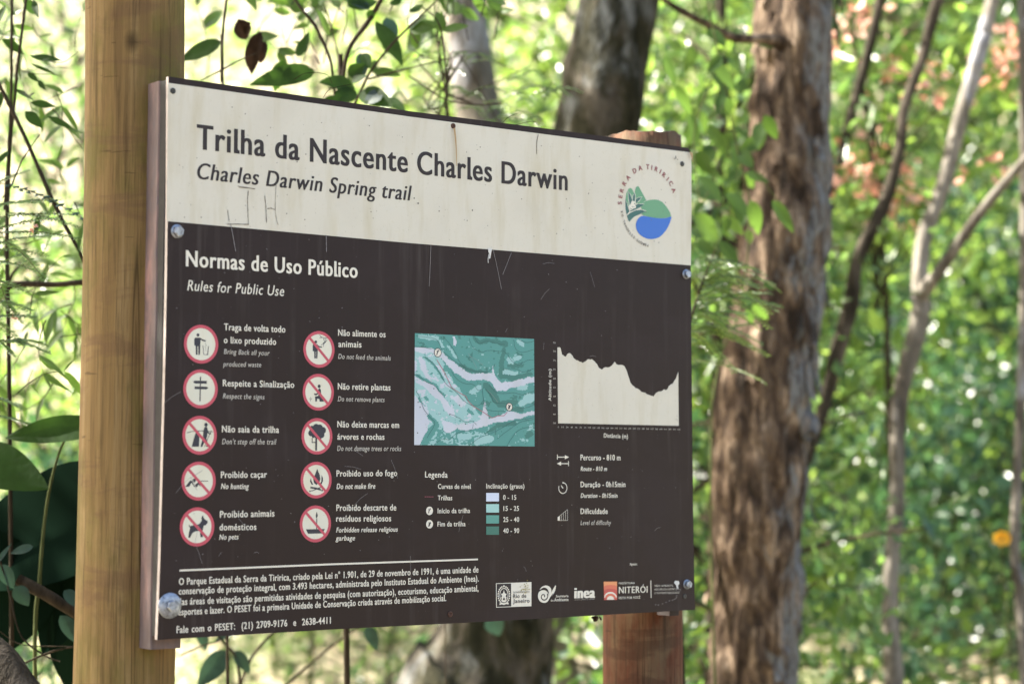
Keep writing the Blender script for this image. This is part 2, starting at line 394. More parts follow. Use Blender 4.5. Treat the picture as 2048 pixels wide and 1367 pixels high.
class Flat:
    """Thin printed layer on the panel: every shape a hair's breadth above the one before."""
    def __init__(s, w0): s.v = []; s.f = []; s.m = []; s.w = w0; s.mats = []
    def mat(s, m):
        if m not in s.mats: s.mats.append(m)
        return s.mats.index(m)
    def lay(s): s.w += 1.2e-5; return s.w
    def poly(s, pts, m, w=None):
        w = w or s.lay(); b = len(s.v)
        ar = sum(pts[i][0] * pts[(i + 1) % len(pts)][1] - pts[(i + 1) % len(pts)][0] * pts[i][1] for i in range(len(pts)))
        if ar < 0: pts = pts[::-1]
        s.v += [(p[0], p[1], w) for p in pts]; s.f.append(tuple(range(b, b + len(pts)))); s.m.append(s.mat(m))
    def disc(s, c, r, m, n=40, rv=None):
        rv = rv or r
        s.poly([(c[0] + r * math.cos(2 * math.pi * i / n), c[1] + rv * math.sin(2 * math.pi * i / n)) for i in range(n)], m)
    def ring(s, c, r0, r1, m, n=48, a0=0, a1=360, k=1.0):
        w = s.lay(); b = len(s.v); full = a1 - a0 >= 360
        for i in range(n + 1):
            a = R(a0 + (a1 - a0) * i / n)
            for r in (r0, r1): s.v.append((c[0] + r * math.cos(a), c[1] + r * k * math.sin(a), w))
        for i in range(n): s.f.append((b + 2 * i, b + 2 * i + 1, b + 2 * i + 3, b + 2 * i + 2)); s.m.append(s.mat(m))
    def stroke(s, pts, wd, m, taper=None):
        """A mitred ribbon."""
        w = s.lay(); b = len(s.v); n = len(pts); P = [Vector(p) for p in pts]
        for i in range(n):
            a = P[max(i - 1, 0)]; c = P[min(i + 1, n - 1)]; t = (c - a).normalized(); nn = Vector((-t.y, t.x))
            if 0 < i < n - 1:
                t1 = (P[i] - a).normalized(); k = max(.45, nn.dot(Vector((-t1.y, t1.x))))
            else: k = 1
            h = wd * .5 / k * (1 if not taper else taper[i])
            s.v += [(*(P[i] - nn * h), w), (*(P[i] + nn * h), w)]
        for i in range(n - 1): s.f.append((b + 2 * i, b + 2 * i + 2, b + 2 * i + 3, b + 2 * i + 1)); s.m.append(s.mat(m))
    def glyphs(s, v, f, m):
        w = s.lay(); b = len(s.v); s.v += [(x, y, w) for x, y in v]; s.f += [tuple(b + i for i in q) for q in f]; s.m += [s.mat(m)] * len(f)
    def text(s, body, p0, p1, cap, m, style='B', res=3, word=1.0, bold=None, tails=True):
        """body fitted between baseline ends p0, p1 (u, v); cap = height of a capital in metres."""
        shear = .2 if 'I' in style else 0
        off = .008 if 'B' in style else 0.0
        v, f = text_geo(body, shear, off, res, SPC, word)
        x0, x1 = v[:, 0].min(), v[:, 0].max()
        p0 = Vector(p0); p1 = Vector(p1); L = (p1 - p0).length; sx = L / (x1 - x0); sy = cap / CAPH * 1.05
        t = (p1 - p0).normalized(); nn = Vector((-t.y, t.x))
        bw = {'B': .034 if cap < .02 else .046, 'R': 0.018, 'H': .085}['B' if 'B' in style else ('H' if 'H' in style else 'R')] if bold is None else bold
        shifts = (-.5, 0, .5) if bw > .03 else (-.5, .5)
        tl = []
        if tails and 'B' in style and not shear and 'l' in body:
            for i, ch in enumerate(body):
                if ch == 'l':
                    vv, _ = text_geo(body[:i + 1], 0, off, 1, SPC, word); xr = vv[:, 0].max()
                    tl.append((xr, xr - (.085)))
        for sh in shifts:
            X = (v[:, 0] - x0) * sx + sh * bw * sy * .8; Yv = v[:, 1] * sy
            q = np.stack([p0.x + t.x * X + nn.x * Yv, p0.y + t.y * X + nn.y * Yv], 1)
            s.glyphs(q, f, m)
        for xr, _ in tl:
            def T(x, y): 
                X = (x - x0) * sx + .5 * bw * sy * .8; Yv = y * sy
                return (p0.x + t.x * X + nn.x * Yv, p0.y + t.y * X + nn.y * Yv)
            s.poly([T(xr - .10, .20), T(xr - .10, -.005), T(xr + .075, -.012), T(xr + .075, .085), T(xr + .02, .095), T(xr - .005, .16)], m)
    def letter(s, ch, c, ang, cap, wd, m, bw=.0006):
        v, f = text_geo(ch, 0, .01, 3)
        x0, x1 = v[:, 0].min(), v[:, 0].max(); sy = cap / CAPH; sx = sy * wd
        X = (v[:, 0] - (x0 + x1) / 2) * sx; Yv = (v[:, 1] - CAPH / 2) * sy; ca, sa = math.cos(ang), math.sin(ang)
        for sh in (-.5, .5):
            XX = X + sh * bw
            s.glyphs(np.stack([c[0] + ca * XX - sa * Yv, c[1] + sa * XX + ca * Yv], 1), f, m)
    def build(s, name, parent): return mesh_obj(name, s.v, s.f, s.mats, parent, s.m, frame=FR)

SIGN_BASE = W3(.6, 0, -.16); SIGN_BASE.z = gz1(SIGN_BASE.x, SIGN_BASE.y)
sign = empty('trail_sign', SIGN_BASE, 'brown and cream bilingual trail information board bolted to two round wooden posts', 'sign')

# panel: a sheet with a pale core, printed brown on its face; slightly uneven sawn outline
out_px = [(337, 153), (820, 222.5), (1100, 258), (1376, 295.5), (1382.5, 305), (1383, 420), (1381.5, 531), (1383.5, 760), (1386, 1000), (1389, 1185), (1390.4, 1218.5), (966, 1242.5), (660, 1258), (314.4, 1278.5), (320.5, 1120), (325, 950), (329, 796), (333, 600), (336, 400)]
OUT = [bd(*p) for p in out_px]
def slab(outline, w0, w1, name, mats, parent, side_idx=0, bev=.0):
    n = len(outline); v = [(u, y, w1) for u, y in outline] + [(u, y, w0) for u, y in outline]
    f = [tuple(reversed(range(n))), tuple(range(n, 2 * n))] + [(i, (i + 1) % n, n + (i + 1) % n, n + i) for i in range(n)]
    return mesh_obj(name, v, f, mats, parent, [0, side_idx] + [side_idx] * n, frame=FR)
panel = slab(OUT, -.0085, 0, 'panel', [M_brown, M_edge], sign, 1)

# cream title band
ZA = zoom(280, 130, 3.505); ZB = zoom(820, 180, 3.413)
band = Flat(.0003)
band_px = [(335.6, 165.8), (820, 233.5), (1100, 270), (1378, 304.5), (1382.7, 309), (1383, 420), (1381.6, 530.5), (1095, 508), (820, 486), (600, 466), (333.0, 442), (334.5, 300)]
band.poly([bd(*p) for p in band_px], M_cream); band.build('title_band', panel)

tt = Flat(.0006)
tt.text('Trilha da Nascente Charles Darwin', bd(393.8, 297.6), bd(1134.3, 381), .0395, M_ink, 'B', 6)
tt.build('title_lettering', panel); tt = Flat(.0006)
tt.text('Charles Darwin Spring trail', bd(394.7, 357.7), bd(822.5, 401.5), .0262, M_ink, 'IR', 5, bold=.055)
tt.build('subtitle_lettering', panel)

def px_text(F, rows, m_b=M_text, m_i=M_ital):
    for body, x0, y0, x1, y1, cap, st in rows:
        a = bd(x0, y0); c = bd(x0, y0 - cap)
        F.text(body, a, bd(x1, y1), c[1] - a[1], m_i if 'I' in st and 'S' not in st else m_b, st.replace('S', ''), 3)
rules = Flat(.0006)
px_text(rules, [
 ('Normas de Uso Público', 372, 532, 714.3, 555.5, 30, 'B'), ('Rules for Public Use', 374.3, 580.6, 567.6, 592, 20, 'ISR'),
 ('Traga de volta todo', 447.8, 659.9, 570.1, 664.7, 12.7, 'B'), ('o lixo produzido', 447.4, 685.6, 551.6, 689.3, 12.4, 'B'),
 ('Bring Back all your', 447.4, 707.4, 538.7, 710.6, 9.6, 'IR'), ('produced waste', 446, 732.4, 521.8, 733.8, 9.5, 'IR'),
 ('Respeite a Sinalização', 445.3, 771.7, 587.8, 775, 12.3, 'B'), ('Respect the signs', 445.3, 796.3, 528.4, 798.4, 9.8, 'IR'),
 ('Não saia da trilha', 443.5, 863.6, 557.3, 865, 12.5, 'B'), ('Don’t step off the trail', 443.5, 887.6, 552, 888.2, 10.5, 'IR'),
 ('Proibido caçar', 441.4, 955.1, 533.1, 954.1, 12.3, 'B'), ('No hunting', 441.4, 977, 496.9, 977, 10.4, 'ISB'),
 ('Proibido animais', 439.4, 1034.4, 548, 1031.9, 12.7, 'B'), ('domésticos', 438.5, 1059.6, 511.8, 1058.7, 12.3, 'B'), ('No pets', 437.9, 1078.4, 476.2, 1077.6, 10, 'ISB'),
 ('Não alimente os', 675.7, 670.9, 770.2, 674.3, 11.9, 'B'), ('animais', 676.2, 693.5, 722, 694.6, 11.9, 'B'), ('Do not feed the animals', 675.7, 717.1, 780.7, 720.6, 9.5, 'IR'),
 ('Não retire plantas', 675, 778.3, 780, 780.4, 12, 'B'), ('Do not remove plants', 675, 801.9, 768.3, 803.7, 9.5, 'IR'),
 ('Não deixe marcas em', 674, 853.8, 797.3, 855.2, 11.9, 'B'), ('árvores e rochas', 674, 878.4, 767.8, 878.8, 11.6, 'B'), ('Do not damage trees or rocks', 673.6, 900.9, 801.4, 901.3, 9.8, 'IR'),
 ('Proibido uso do fogo', 672.3, 952.1, 793.2, 951.1, 11.7, 'B'), ('Do not make fire', 672.3, 977.1, 749.4, 976.3, 10, 'ISB'),
 ('Proibido descarte de', 671.9, 1020.7, 791.4, 1019.7, 11.9, 'B'), ('resíduos religiosos', 671.5, 1042.2, 781.1, 1041.6, 11.9, 'B'),
 ('Forbidden release religious', 671.5, 1063.8, 794.4, 1062.1, 9.3, 'ISB'), ('garbage', 670.5, 1080.1, 708.8, 1079.7, 9.3, 'ISB')])
rules.build('rules_lettering', panel)
foot = Flat(.0006)
foot.stroke([bd(358.8, 1139.9), bd(660, 1127.5), bd(955.5, 1117.6)], .0030, M_text)
px_text(foot, [
 ('O Parque Estadual da Serra da Tiririca, criado pela Lei n° 1.901, de 29 de novembro de 1991, é uma unidade de', 357.6, 1168.7, 956.3, 1143.6, 12.8, 'B'),
 ('conservação de proteção integral, com 3.493 hectares, administrada pelo Instituto Estadual do Ambiente (Inea).', 357.3, 1187.8, 957, 1161.6, 12.8, 'B'),
 ('Nas áreas de visitação são permitidas atividades de pesquisa (com autorização), ecoturismo, educação ambiental,', 353, 1209.2, 956.3, 1181.1, 12.8, 'B'),
 ('esportes e lazer. O PESET foi a primeira Unidade de Conservação criada através de mobilização social.', 356, 1229.4, 891.7, 1200.6, 12.8, 'B')])
a = bd(352.7, 1265)
foot.text('Fale com o PESET:  (21) 2709-9176  e  2638-4411', a, bd(660.9, 1245.6), bd(352.7, 1252)[1] - a[1], M_text, 'B', 3, word=1.35)
foot.build('footer_lettering', panel)

# ---- pictograms
M_pred = printed('pictogram_red', C(192, 74, 92, KP), .45, False); M_pcream = printed('pictogram_cream', C(221, 220, 203, KP), .45, True, C(205, 195, 150, KP)); M_navy = printed('pictogram_navy', C(36, 37, 50, KP), .5, False)
M_scr = printed('scratch_grey', C(172, 168, 158, KP), .6, False)
def picto(cx, cy, rx, ry, Z, draw, slash=True):
    F = Flat(.0006)
    c = Z(cx, cy); r = .5 * ((Z(cx + rx, cy)[0] - Z(cx - rx, cy)[0]) / 2 + (Z(cx, cy - ry)[1] - Z(cx, cy + ry)[1]) / 2)
    F.disc(c, r * .90, M_pcream, 48)
    P = lambda *q: [Z(x, y) for x, y in q]
    k = (Z(cx + 10, cy)[0] - Z(cx - 10, cy)[0]) / 20
    draw(F, P, k)
    if slash:
        a = r * .90 * math.sqrt(.5); F.stroke([(c[0] - a, c[1] + a), (c[0] + a, c[1] - a)], r * .15, M_pred)
    F.ring(c, r * .83, r, M_pred, 56)
    return F.build('pictogram', panel)
Z1 = zoom(355, 640, 7.196); Z2 = zoom(355, 820, 4.884); Z3 = zoom(590, 640, 7.196); Z4 = zoom(590, 820, 4.882)
nv = M_navy
def d1(F, P, k):
    F.disc(P((292, 213))[0], 21 * k, nv, 20)
    F.poly(P((246, 258), (258, 250), (322, 250), (330, 262), (326, 375), (258, 375), (258, 365), (238, 360), (238, 272)), nv)
    F.poly(P((258, 370), (285, 370), (287, 497), (262, 497)), nv); F.poly(P((295, 370), (326, 370), (320, 497), (297, 497)), nv)
    F.stroke(P((322, 264), (362, 288), (405, 300)), 19 * k, nv)
    F.stroke(P((362, 362), (376, 495), (431, 495), (442, 370)), 9 * k, nv)
    for q in ((400, 335), (408, 362), (397, 382), (402, 405), (404, 432)): F.disc(P(q)[0], 6 * k, nv, 7)
def d2(F, P, k):
    F.stroke(P((328, 812), (321, 1165)), 17 * k, nv)
    F.poly(P((222, 888), (246, 868), (420, 872), (420, 914), (246, 910)), nv); F.poly(P((243, 952), (415, 955), (443, 974), (413, 995), (243, 990)), nv)
def d3(F, P, k):
    F.stroke(P((88, 220), (140, 206), (200, 201), (260, 201), (345, 210)), 6 * k, nv)
    F.poly(P((137, 355), (158, 272), (178, 212), (206, 204), (214, 240), (208, 355)), nv)
    F.disc(P((277, 140))[0], 17 * k, nv, 18)
    F.poly(P((262, 165), (276, 158), (291, 168), (293, 215), (286, 262), (272, 285), (241, 356), (221, 356), (246, 268), (250, 200)), nv)
    F.stroke(P((268, 270), (290, 330), (285, 356)), 17 * k, nv); F.stroke(P((288, 190), (300, 222), (325, 232)), 11 * k, nv)
    F.stroke(P((330, 196), (290, 285), (262, 356)), 6 * k, nv)
def d4(F, P, k):
    F.poly(P((73, 746), (122, 683), (141, 690), (162, 734), (202, 698), (217, 712), (186, 750), (160, 746), (136, 706), (112, 745)), nv)
    F.disc(P((160, 685))[0], 17 * k, nv, 18); F.stroke(P((205, 693), (230, 690), (297, 690)), 6 * k, nv); F.stroke(P((205, 712), (222, 740)), 8 * k, nv)
    for a, b in (((120, 665), (246, 582)), ((150, 648), (238, 590)), ((140, 660), (190, 780)), ((128, 660), (180, 770))): F.stroke(P(a, b), 4 * k, M_scr)
def d5(F, P, k):
    F.poly(P((120, 1130), (150, 1121), (185, 1118), (215, 1105), (235, 1074), (231, 1050), (239, 1031), (251, 1027), (252, 1045), (266, 1064), (292, 1078), (293, 1096), (276, 1119), (256, 1124), (247, 1160), (241, 1200), (246, 1238), (222, 1238), (217, 1177), (175, 1180), (150, 1192), (136, 1210), (122, 1243), (103, 1243), (110, 1190), (120, 1155)), nv)
    F.stroke(P((124, 1140), (112, 1130), (112, 1116)), 8 * k, nv)
def d6(F, P, k):
    F.disc(P((297, 313))[0], 19 * k, nv, 18)
    F.poly(P((256, 350), (266, 342), (320, 345), (327, 358), (325, 450), (270, 450), (268, 445), (252, 443), (252, 362)), nv)
    F.poly(P((272, 445), (296, 445), (296, 550), (276, 550)), nv); F.poly(P((301, 445), (324, 445), (320, 550), (301, 550)), nv)
    F.stroke(P((318, 362), (345, 382), (386, 389)), 15 * k, nv)
    for q in (((350, 208), (368, 240), (412, 252), (468, 258)), ((350, 252), (395, 250)), ((412, 252), (418, 285)), ((440, 262), (436, 300)), ((425, 318), (402, 340), (372, 358)), ((424, 320), (410, 350), (402, 382)), ((432, 312), (450, 300), (460, 278)), ((410, 262), (414, 292), (425, 312))): F.stroke(P(*q), 6 * k, nv)
    F.poly(P((412, 335), (418, 312), (436, 300), (442, 312), (430, 328)), nv); F.disc(P((408, 330))[0], 9 * k, nv, 10)
def d7(F, P, k):
    F.disc(P((345, 950))[0], 22 * k, nv, 20)
    F.poly(P((332, 990), (352, 980), (368, 992), (374, 1045), (366, 1100), (398, 1140), (415, 1170), (352, 1170), (346, 1132), (315, 1128), (312, 1168), (290, 1168), (284, 1096), (330, 1088), (336, 1060), (302, 1082), (274, 1075), (272, 1045), (284, 1056), (306, 1055), (334, 1032)), nv)
    F.stroke(P((222, 1168), (222, 1105)), 5 * k, nv); F.poly(P((222, 1152), (206, 1130), (196, 1118), (214, 1128)), nv); F.poly(P((222, 1152), (236, 1132), (248, 1120), (230, 1126)), nv)
def d8(F, P, k):
    for x, y, r in ((155, 222, 27), (165, 180, 26), (205, 172, 34), (240, 172, 30), (273, 195, 28), (258, 238, 28), (212, 225, 40), (178, 248, 18), (240, 270, 16)): F.disc(P((x, y))[0], r * k, nv, 24)
    F.poly(P((196, 262), (214, 262), (213, 392), (195, 392)), nv); F.stroke(P((166, 268), (165, 313), (198, 313)), 8 * k, nv)
    F.stroke(P((172, 275), (185, 285)), 8 * k, M_pcream)
def d9(F, P, k):
    F.poly(P((215, 568), (226, 598), (240, 630), (246, 668), (236, 705), (206, 728), (182, 706), (176, 668), (196, 620)), nv)
    F.poly(P((152, 662), (144, 692), (160, 724), (178, 726), (164, 700)), nv); F.poly(P((258, 628), (271, 660), (272, 690), (256, 722), (236, 724), (254, 695)), nv)
    F.stroke(P((148, 752), (200, 760), (252, 775)), 15 * k, nv); F.stroke(P((176, 780), (262, 745)), 8 * k, nv)
    F.disc(P((145, 788))[0], 7 * k, nv, 10); F.poly(P((156, 780), (185, 778), (160, 792)), nv); F.disc(P((262, 782))[0], 8 * k, nv, 10)
def d10(F, P, k):
    F.poly(P((104, 1160), (291, 1157), (266, 1200), (125, 1204)), nv); F.stroke(P((211, 1055), (209, 1160)), 9 * k, nv)
    F.poly(P((210, 985), (221, 1026), (212, 1052), (205, 1050), (200, 1026)), nv)
for a in ((338, 345, 245, 280, Z1, d1, False), (330, 988, 248, 280, Z1, d2, False), (215, 243, 167, 190, Z2, d3), (205, 690, 167, 190, Z2, d4), (190, 1137, 167, 192, Z2, d5),
          (342, 420, 222, 265, Z3, d6), (333, 1035, 222, 266, Z3, d7), (213, 253, 148, 180, Z4, d8), (205, 680, 149, 181, Z4, d9), (198, 1107, 150, 182, Z4, d10)): picto(*a)

# ---- slope map: four printed tints on a fine grid
ML = [printed('map_tint_lavender', C(197, 204, 216, KP), .4, True, C(176, 176, 170, KP)), printed('map_tint_pale_teal', C(150, 194, 194, KP), .4, False), printed('map_tint_teal', C(76, 147, 141, KP), .4, False), printed('map_tint_deep_teal', C(54, 120, 112, KP), .4, False)]
ZM = zoom(800, 640, 5.0645)
def pdist(x, y, P):
    best = 1e9; wd = 0
    for (x0, y0, w0), (x1, y1, w1) in zip(P, P[1:]):
        dx, dy = x1 - x0, y1 - y0; t = max(0, min(1, ((x - x0) * dx + (y - y0) * dy) / (dx * dx + dy * dy)))
        d = math.hypot(x - x0 - dx * t, y - y0 - dy * t) / ((w0 + (w1 - w0) * t) * .5)
        best = min(best, d)
    return best
B0 = [[(140, 295, 45), (340, 312, 50), (450, 395, 55), (560, 500, 80), (680, 575, 75), (800, 570, 65), (905, 575, 70), (1000, 680, 85), (1150, 650, 70), (1370, 590, 45)],
      [(590, 1082, 40), (720, 1075, 70), (840, 1030, 80), (960, 1015, 50), (1090, 965, 90), (1230, 970, 45), (1370, 935, 45)],
      [(845, 845, 20), (840, 950, 60), (845, 1030, 90)], [(200, 385, 40), (235, 480, 60), (285, 590, 30)], [(170, 620, 30), (300, 675, 60), (350, 740, 70), (420, 800, 40), (480, 900, 70), (510, 950, 50)],
      [(150, 800, 60), (200, 940, 150), (190, 1090, 170), (170, 1250, 60)], [(410, 470, 16), (450, 570, 18), (505, 640, 12)], [(430, 1040, 40), (490, 1080, 110), (540, 1080, 60)], [(930, 470, 12), (930, 560, 26), (975, 600, 10)], [(530, 180, 26), (545, 240, 30)], [(560, 790, 50), (600, 840, 60)]]
B1 = [[(150, 330, 30), (330, 350, 40), (470, 500, 40), (520, 640, 40)], [(1090, 400, 50), (1120, 430, 50)], [(1150, 390, 40), (1210, 370, 40)], [(1030, 530, 50), (1120, 545, 60), (1180, 540, 40)], [(480, 260, 16), (560, 380, 30)], [(1210, 850, 60), (1290, 800, 90), (1350, 770, 70)], [(390, 200, 20), (430, 270, 30)], [(200, 170, 40), (360, 180, 40)], [(700, 720, 60), (790, 690, 60)], [(770, 1230, 90), (900, 1200, 70)], [(600, 1180, 70), (690, 1170, 60)], [(1200, 220, 50), (1240, 250, 40)], [(1200, 690, 50), (1260, 680, 60)]]
B3 = [[(740, 180, 40), (790, 225, 50), (900, 205, 40), (1060, 240, 60)], [(1040, 300, 40), (1020, 420, 50), (1010, 560, 60), (1150, 590, 50), (1320, 545, 40)], [(600, 460, 30), (680, 510, 40), (850, 525, 30)], [(860, 660, 60), (920, 740, 80), (990, 850, 60), (1150, 830, 60)], [(1130, 900, 50), (1230, 910, 40)], [(850, 1140, 30), (1000, 1060, 40), (1150, 1040, 50)], [(1280, 1170, 60), (1330, 1140, 40)], [(1090, 460, 40), (1220, 465, 40)]]
B2 = [[(160, 560, 26), (330, 650, 30), (430, 765, 30)], [(190, 790, 30), (250, 940, 44), (340, 1030, 40)], [(260, 1200, 90), (350, 1070, 70)], [(240, 370, 26), (320, 440, 22), (390, 530, 24), (440, 600, 20)], [(460, 480, 50), (560, 600, 90), (650, 690, 80), (740, 640, 60)], [(680, 920, 40), (715, 945, 36)], [(250, 780, 26), (265, 810, 24)]]
def level(x, y):
    wx = x + 16 * noise.noise(Vector((x * .013, y * .013, 1))) + 9 * noise.noise(Vector((x * .05, y * .05, 5)))
    wy = y + 16 * noise.noise(Vector((x * .013, y * .013, 9))) + 9 * noise.noise(Vector((x * .05, y * .05, 13)))
    n1 = noise.noise(Vector((x * .011, y * .016, 20))) + .6 * noise.noise(Vector((x * .04, y * .05, 31))); n2 = noise.noise(Vector((x * .03, y * .03, 44))) + .5 * noise.noise(Vector((x * .08, y * .08, 50)))
    if min(pdist(wx, wy, b) for b in B0) < 1: return 0
    if min(pdist(wx, wy, b) for b in B2) < 1: return 2
    edge = 1075 + (wx - 300) * -.02 if wx < 850 else 1075 - (wx - 850) * .2
    bord = 330 + max(0, wx - 300) * 1.28
    low = wy > bord and wy < edge and wx < 1000
    if low:
        return 0 if n1 + .35 * n2 > .30 else (2 if n2 > .52 else 1)
    if wx < 420 and 300 < wy < 1100: return 0 if n1 > .5 else (2 if n2 > .5 else 1)
    if min(pdist(wx, wy, b) for b in B3) < 1: return 3
    if min(pdist(wx, wy, b) for b in B1) < 1: return 1
    if wy > edge and wx < 800: return 1 if n1 > .18 else 2
    if wy > edge: return 1 if n1 > .55 else (3 if n2 > .62 else 2)
    return 1 if n2 > .72 else (3 if n1 - .2 * n2 > .48 else 2)
NG = 150; mv = []; mf = []; mi = []
cor = [bd(800 + x / 5.0645, 640 + y / 5.0645) for x, y in ((150, 131), (1357, 190), (1362, 1277), (143, 1262))]
def bil(s, t, c): return tuple((c[0][i] * (1 - s) + c[1][i] * s) * (1 - t) + (c[3][i] * (1 - s) + c[2][i] * s) * t for i in (0, 1))
zc = ((150, 131), (1357, 190), (1362, 1277), (143, 1262))
for j in range(NG + 1):
    for i in range(NG + 1): mv.append((*bil(i / NG, j / NG, cor), .0003))
for j in range(NG):
    for i in range(NG):
        a = j * (NG + 1) + i; mf.append((a, a + NG + 1, a + NG + 2, a + 1)); mi.append(level(*bil((i + .5) / NG, (j + .5) / NG, zc)))
amap = mesh_obj('slope_map', mv, mf, ML, panel, mi, frame=FR)
mo = Flat(.0006); M_cont = printed('contour_ink', C(30, 82, 84, KP), .5, False); M_trail = printed('trail_red', C(176, 92, 110, KP), .5, False)
for q in ([(160, 160), (320, 180), (370, 200), (400, 240), (430, 310), (520, 390), (600, 450), (700, 500), (800, 520), (880, 525), (940, 480), (960, 440)],
          [(150, 262), (240, 275), (320, 290)], [(430, 160), (500, 240), (560, 330), (600, 420), (680, 500)], [(700, 180), (720, 250), (770, 300), (830, 325), (890, 305), (1020, 318)], [(760, 180), (800, 235), (880, 210), (1000, 240), (1060, 245)],
          [(1040, 310), (1080, 340), (1130, 410), (1200, 450), (1290, 405), (1355, 405)], [(1150, 200), (1170, 290), (1240, 325), (1355, 295)], [(1040, 488), (1180, 495), (1240, 525), (1355, 490)], [(1190, 190), (1280, 228), (1355, 210)],
          [(520, 520), (570, 590), (650, 640), (740, 650), (790, 710), (850, 680)], [(900, 660), (940, 700), (1000, 740), (1150, 735), (1240, 752), (1355, 715)], [(860, 690), (920, 760), (950, 830), (1060, 840)], [(830, 700), (860, 880), (920, 915), (1060, 920)],
          [(160, 710), (200, 790), (240, 900), (300, 980), (350, 1050), (270, 1190)], [(250, 370), (340, 440), (400, 530), (460, 640), (560, 720), (640, 810), (720, 858), (800, 860), (850, 800)], [(160, 545), (260, 620), (350, 665), (430, 760)],
          [(500, 945), (580, 980), (660, 1030), (730, 1020), (775, 1060)], [(340, 1260), (430, 1200), (500, 1210), (560, 1150), (640, 1125), (720, 1110), (740, 1050)], [(700, 1265), (800, 1190), (930, 1140), (1050, 1080), (1150, 1020), (1355, 985)], [(980, 1200), (1100, 1110), (1220, 1030), (1355, 1000)], [(1080, 1270), (1180, 1130), (1280, 1085), (1360, 1090)], [(1160, 870), (1220, 885), (1300, 880), (1355, 850)]):
    c = catmull(q, len(q) * 4); mo.stroke([ZM(x + 5 * noise.noise(Vector((x * .05, y * .05, 3))), y + 5 * noise.noise(Vector((x * .05, y * .05, 8)))) for x, y in c], .00075, M_cont)
mo.stroke([ZM(*p) for p in ((370, 400), (450, 530), (520, 680), (600, 735), (665, 770), (690, 820), (740, 870), (850, 935), (930, 990), (990, 966), (1050, 967), (1085, 930))], .0011, M_trail)
def marker(F, c, r, two, rim=True):
    if rim: F.disc(c, r, M_navy, 28)
    F.disc(c, r * (.84 if rim else 1), M_text, 28)
    F.disc((c[0] - r * .15, c[1] + r * .38), r * .15, M_navy, 10); F.stroke([(c[0] - r * .12, c[1] + r * .25), (c[0] - r * .15, c[1] - r * .1), (c[0] - r * .3, c[1] - r * .55)], r * .26, M_navy)
    F.stroke([(c[0] - r * .1, c[1] + r * .1), (c[0] + r * .25, c[1] + (.05 if two else .3) * r)], r * .16, M_navy); F.stroke([(c[0] + r * .12, c[1] + r * .45), (c[0] + r * .38, c[1] + r * (.2 if two else .5))], r * .3, M_navy)
    if two: F.stroke([(c[0] + r * .1, c[1] + r * .3), (c[0] + r * .05, c[1] - r * .5)], r * .22, M_navy)
marker(mo, ZM(380, 328), .0085, False); marker(mo, ZM(1104, 877), .0080, True)
for x, y in ((340, 692), (500, 955), (180, 830), (200, 880), (175, 1140), (660, 1050), (820, 160), (600, 860)): mo.disc(ZM(x, y), .0012, M_ink, 7)
mo.build('map_linework', panel)

# ---- altitude chart
ch = Flat(.0003); ZCh = zoom(1070, 660, 3.2545)
prof = [(145, 112), (162, 112), (168, 125), (176, 160), (188, 168), (200, 172), (210, 155), (228, 150), (238, 160), (250, 180), (268, 195), (290, 205), (310, 213), (325, 203), (340, 190), (360, 192), (372, 190), (390, 205), (402, 218), (415, 245), (432, 255), (445, 246), (470, 242), (490, 236), (500, 230), (510, 218), (518, 205), (530, 222), (560, 225), (582, 235), (595, 260), (606, 295), (620, 340), (635, 360), (655, 378), (675, 385), (690, 400), (715, 405), (728, 418), (745, 422), (772, 430), (785, 410), (805, 398), (830, 393), (835, 385), (850, 390), (862, 382), (872, 360), (885, 350), (898, 345), (905, 330), (920, 305), (928, 285), (932, 268), (935, 621), (150, 605)]
rough_p = []
for i, p in enumerate(prof):
    rough_p.append(p)
    if i < len(prof) - 3:
        q = prof[i + 1]; rough_p.append(((p[0] + q[0]) / 2, (p[1] + q[1]) / 2 + random.uniform(-4, 4)))
ch.poly([ZCh(*p) for p in rough_p], M_cream); ch.build('altitude_chart', panel)
info = Flat(.0006)
info.text('Altitude (m)', ZCh(104, 460), ZCh(104, 252), .0062, M_text, 'B', 3)
info.text('Distância (m)', ZCh(447, 697), ZCh(603, 703), .0076, M_text, 'B', 3)
for i, y in enumerate((82, 138, 197, 255, 314, 372, 430, 488, 546, 604)): info.text(str(76 - 2 * i), ZCh(117, y + 5), ZCh(132, y + 5.5), .0031, M_ital, 'R', 1)
for i in range(28):
    x = 150 + 29.0 * i; hw = 4 if i == 0 else (7 if i < 7 else 9); y = 634 + .0204 * (x - 150); info.text(str(15 * i), ZCh(x - hw, y), ZCh(x + hw, y + .4), .0027, M_ital, 'R', 1)
info.build('chart_lettering', panel); info = Flat(.0006)
px_text(info, [('Percurso - 810 m', 1160.7, 919.5, 1240.5, 919.8, 10.6, 'B'), ('Route - 810 m', 1160.9, 941, 1213.4, 941, 8.3, 'ISB'), ('Duração - 0h15min', 1160.9, 973.3, 1250.2, 973.1, 10.3, 'B'), ('Duration - 0h15min', 1160.9, 994.5, 1234.3, 994.5, 8.3, 'ISB'), ('Dificuldade', 1160.7, 1026.8, 1214.7, 1026.8, 10.3, 'B'), ('Level of difficulty', 1160.7, 1048.9, 1221.6, 1048.6, 8.5, 'IR')])
info.build('trail_data_lettering', panel); info = Flat(.0006)
ZI = zoom(1100, 890, 8.041); kI = (ZI(110, 100)[0] - ZI(100, 100)[0]) / 10
def I(*q): return [ZI(*p) for p in q]
info.stroke(I((115, 148), (115, 228)), 11 * kI, M_text); info.stroke(I((115, 188), (245, 188)), 11 * kI, M_text); info.poly(I((236, 156), (302, 189), (236, 222)), M_text)
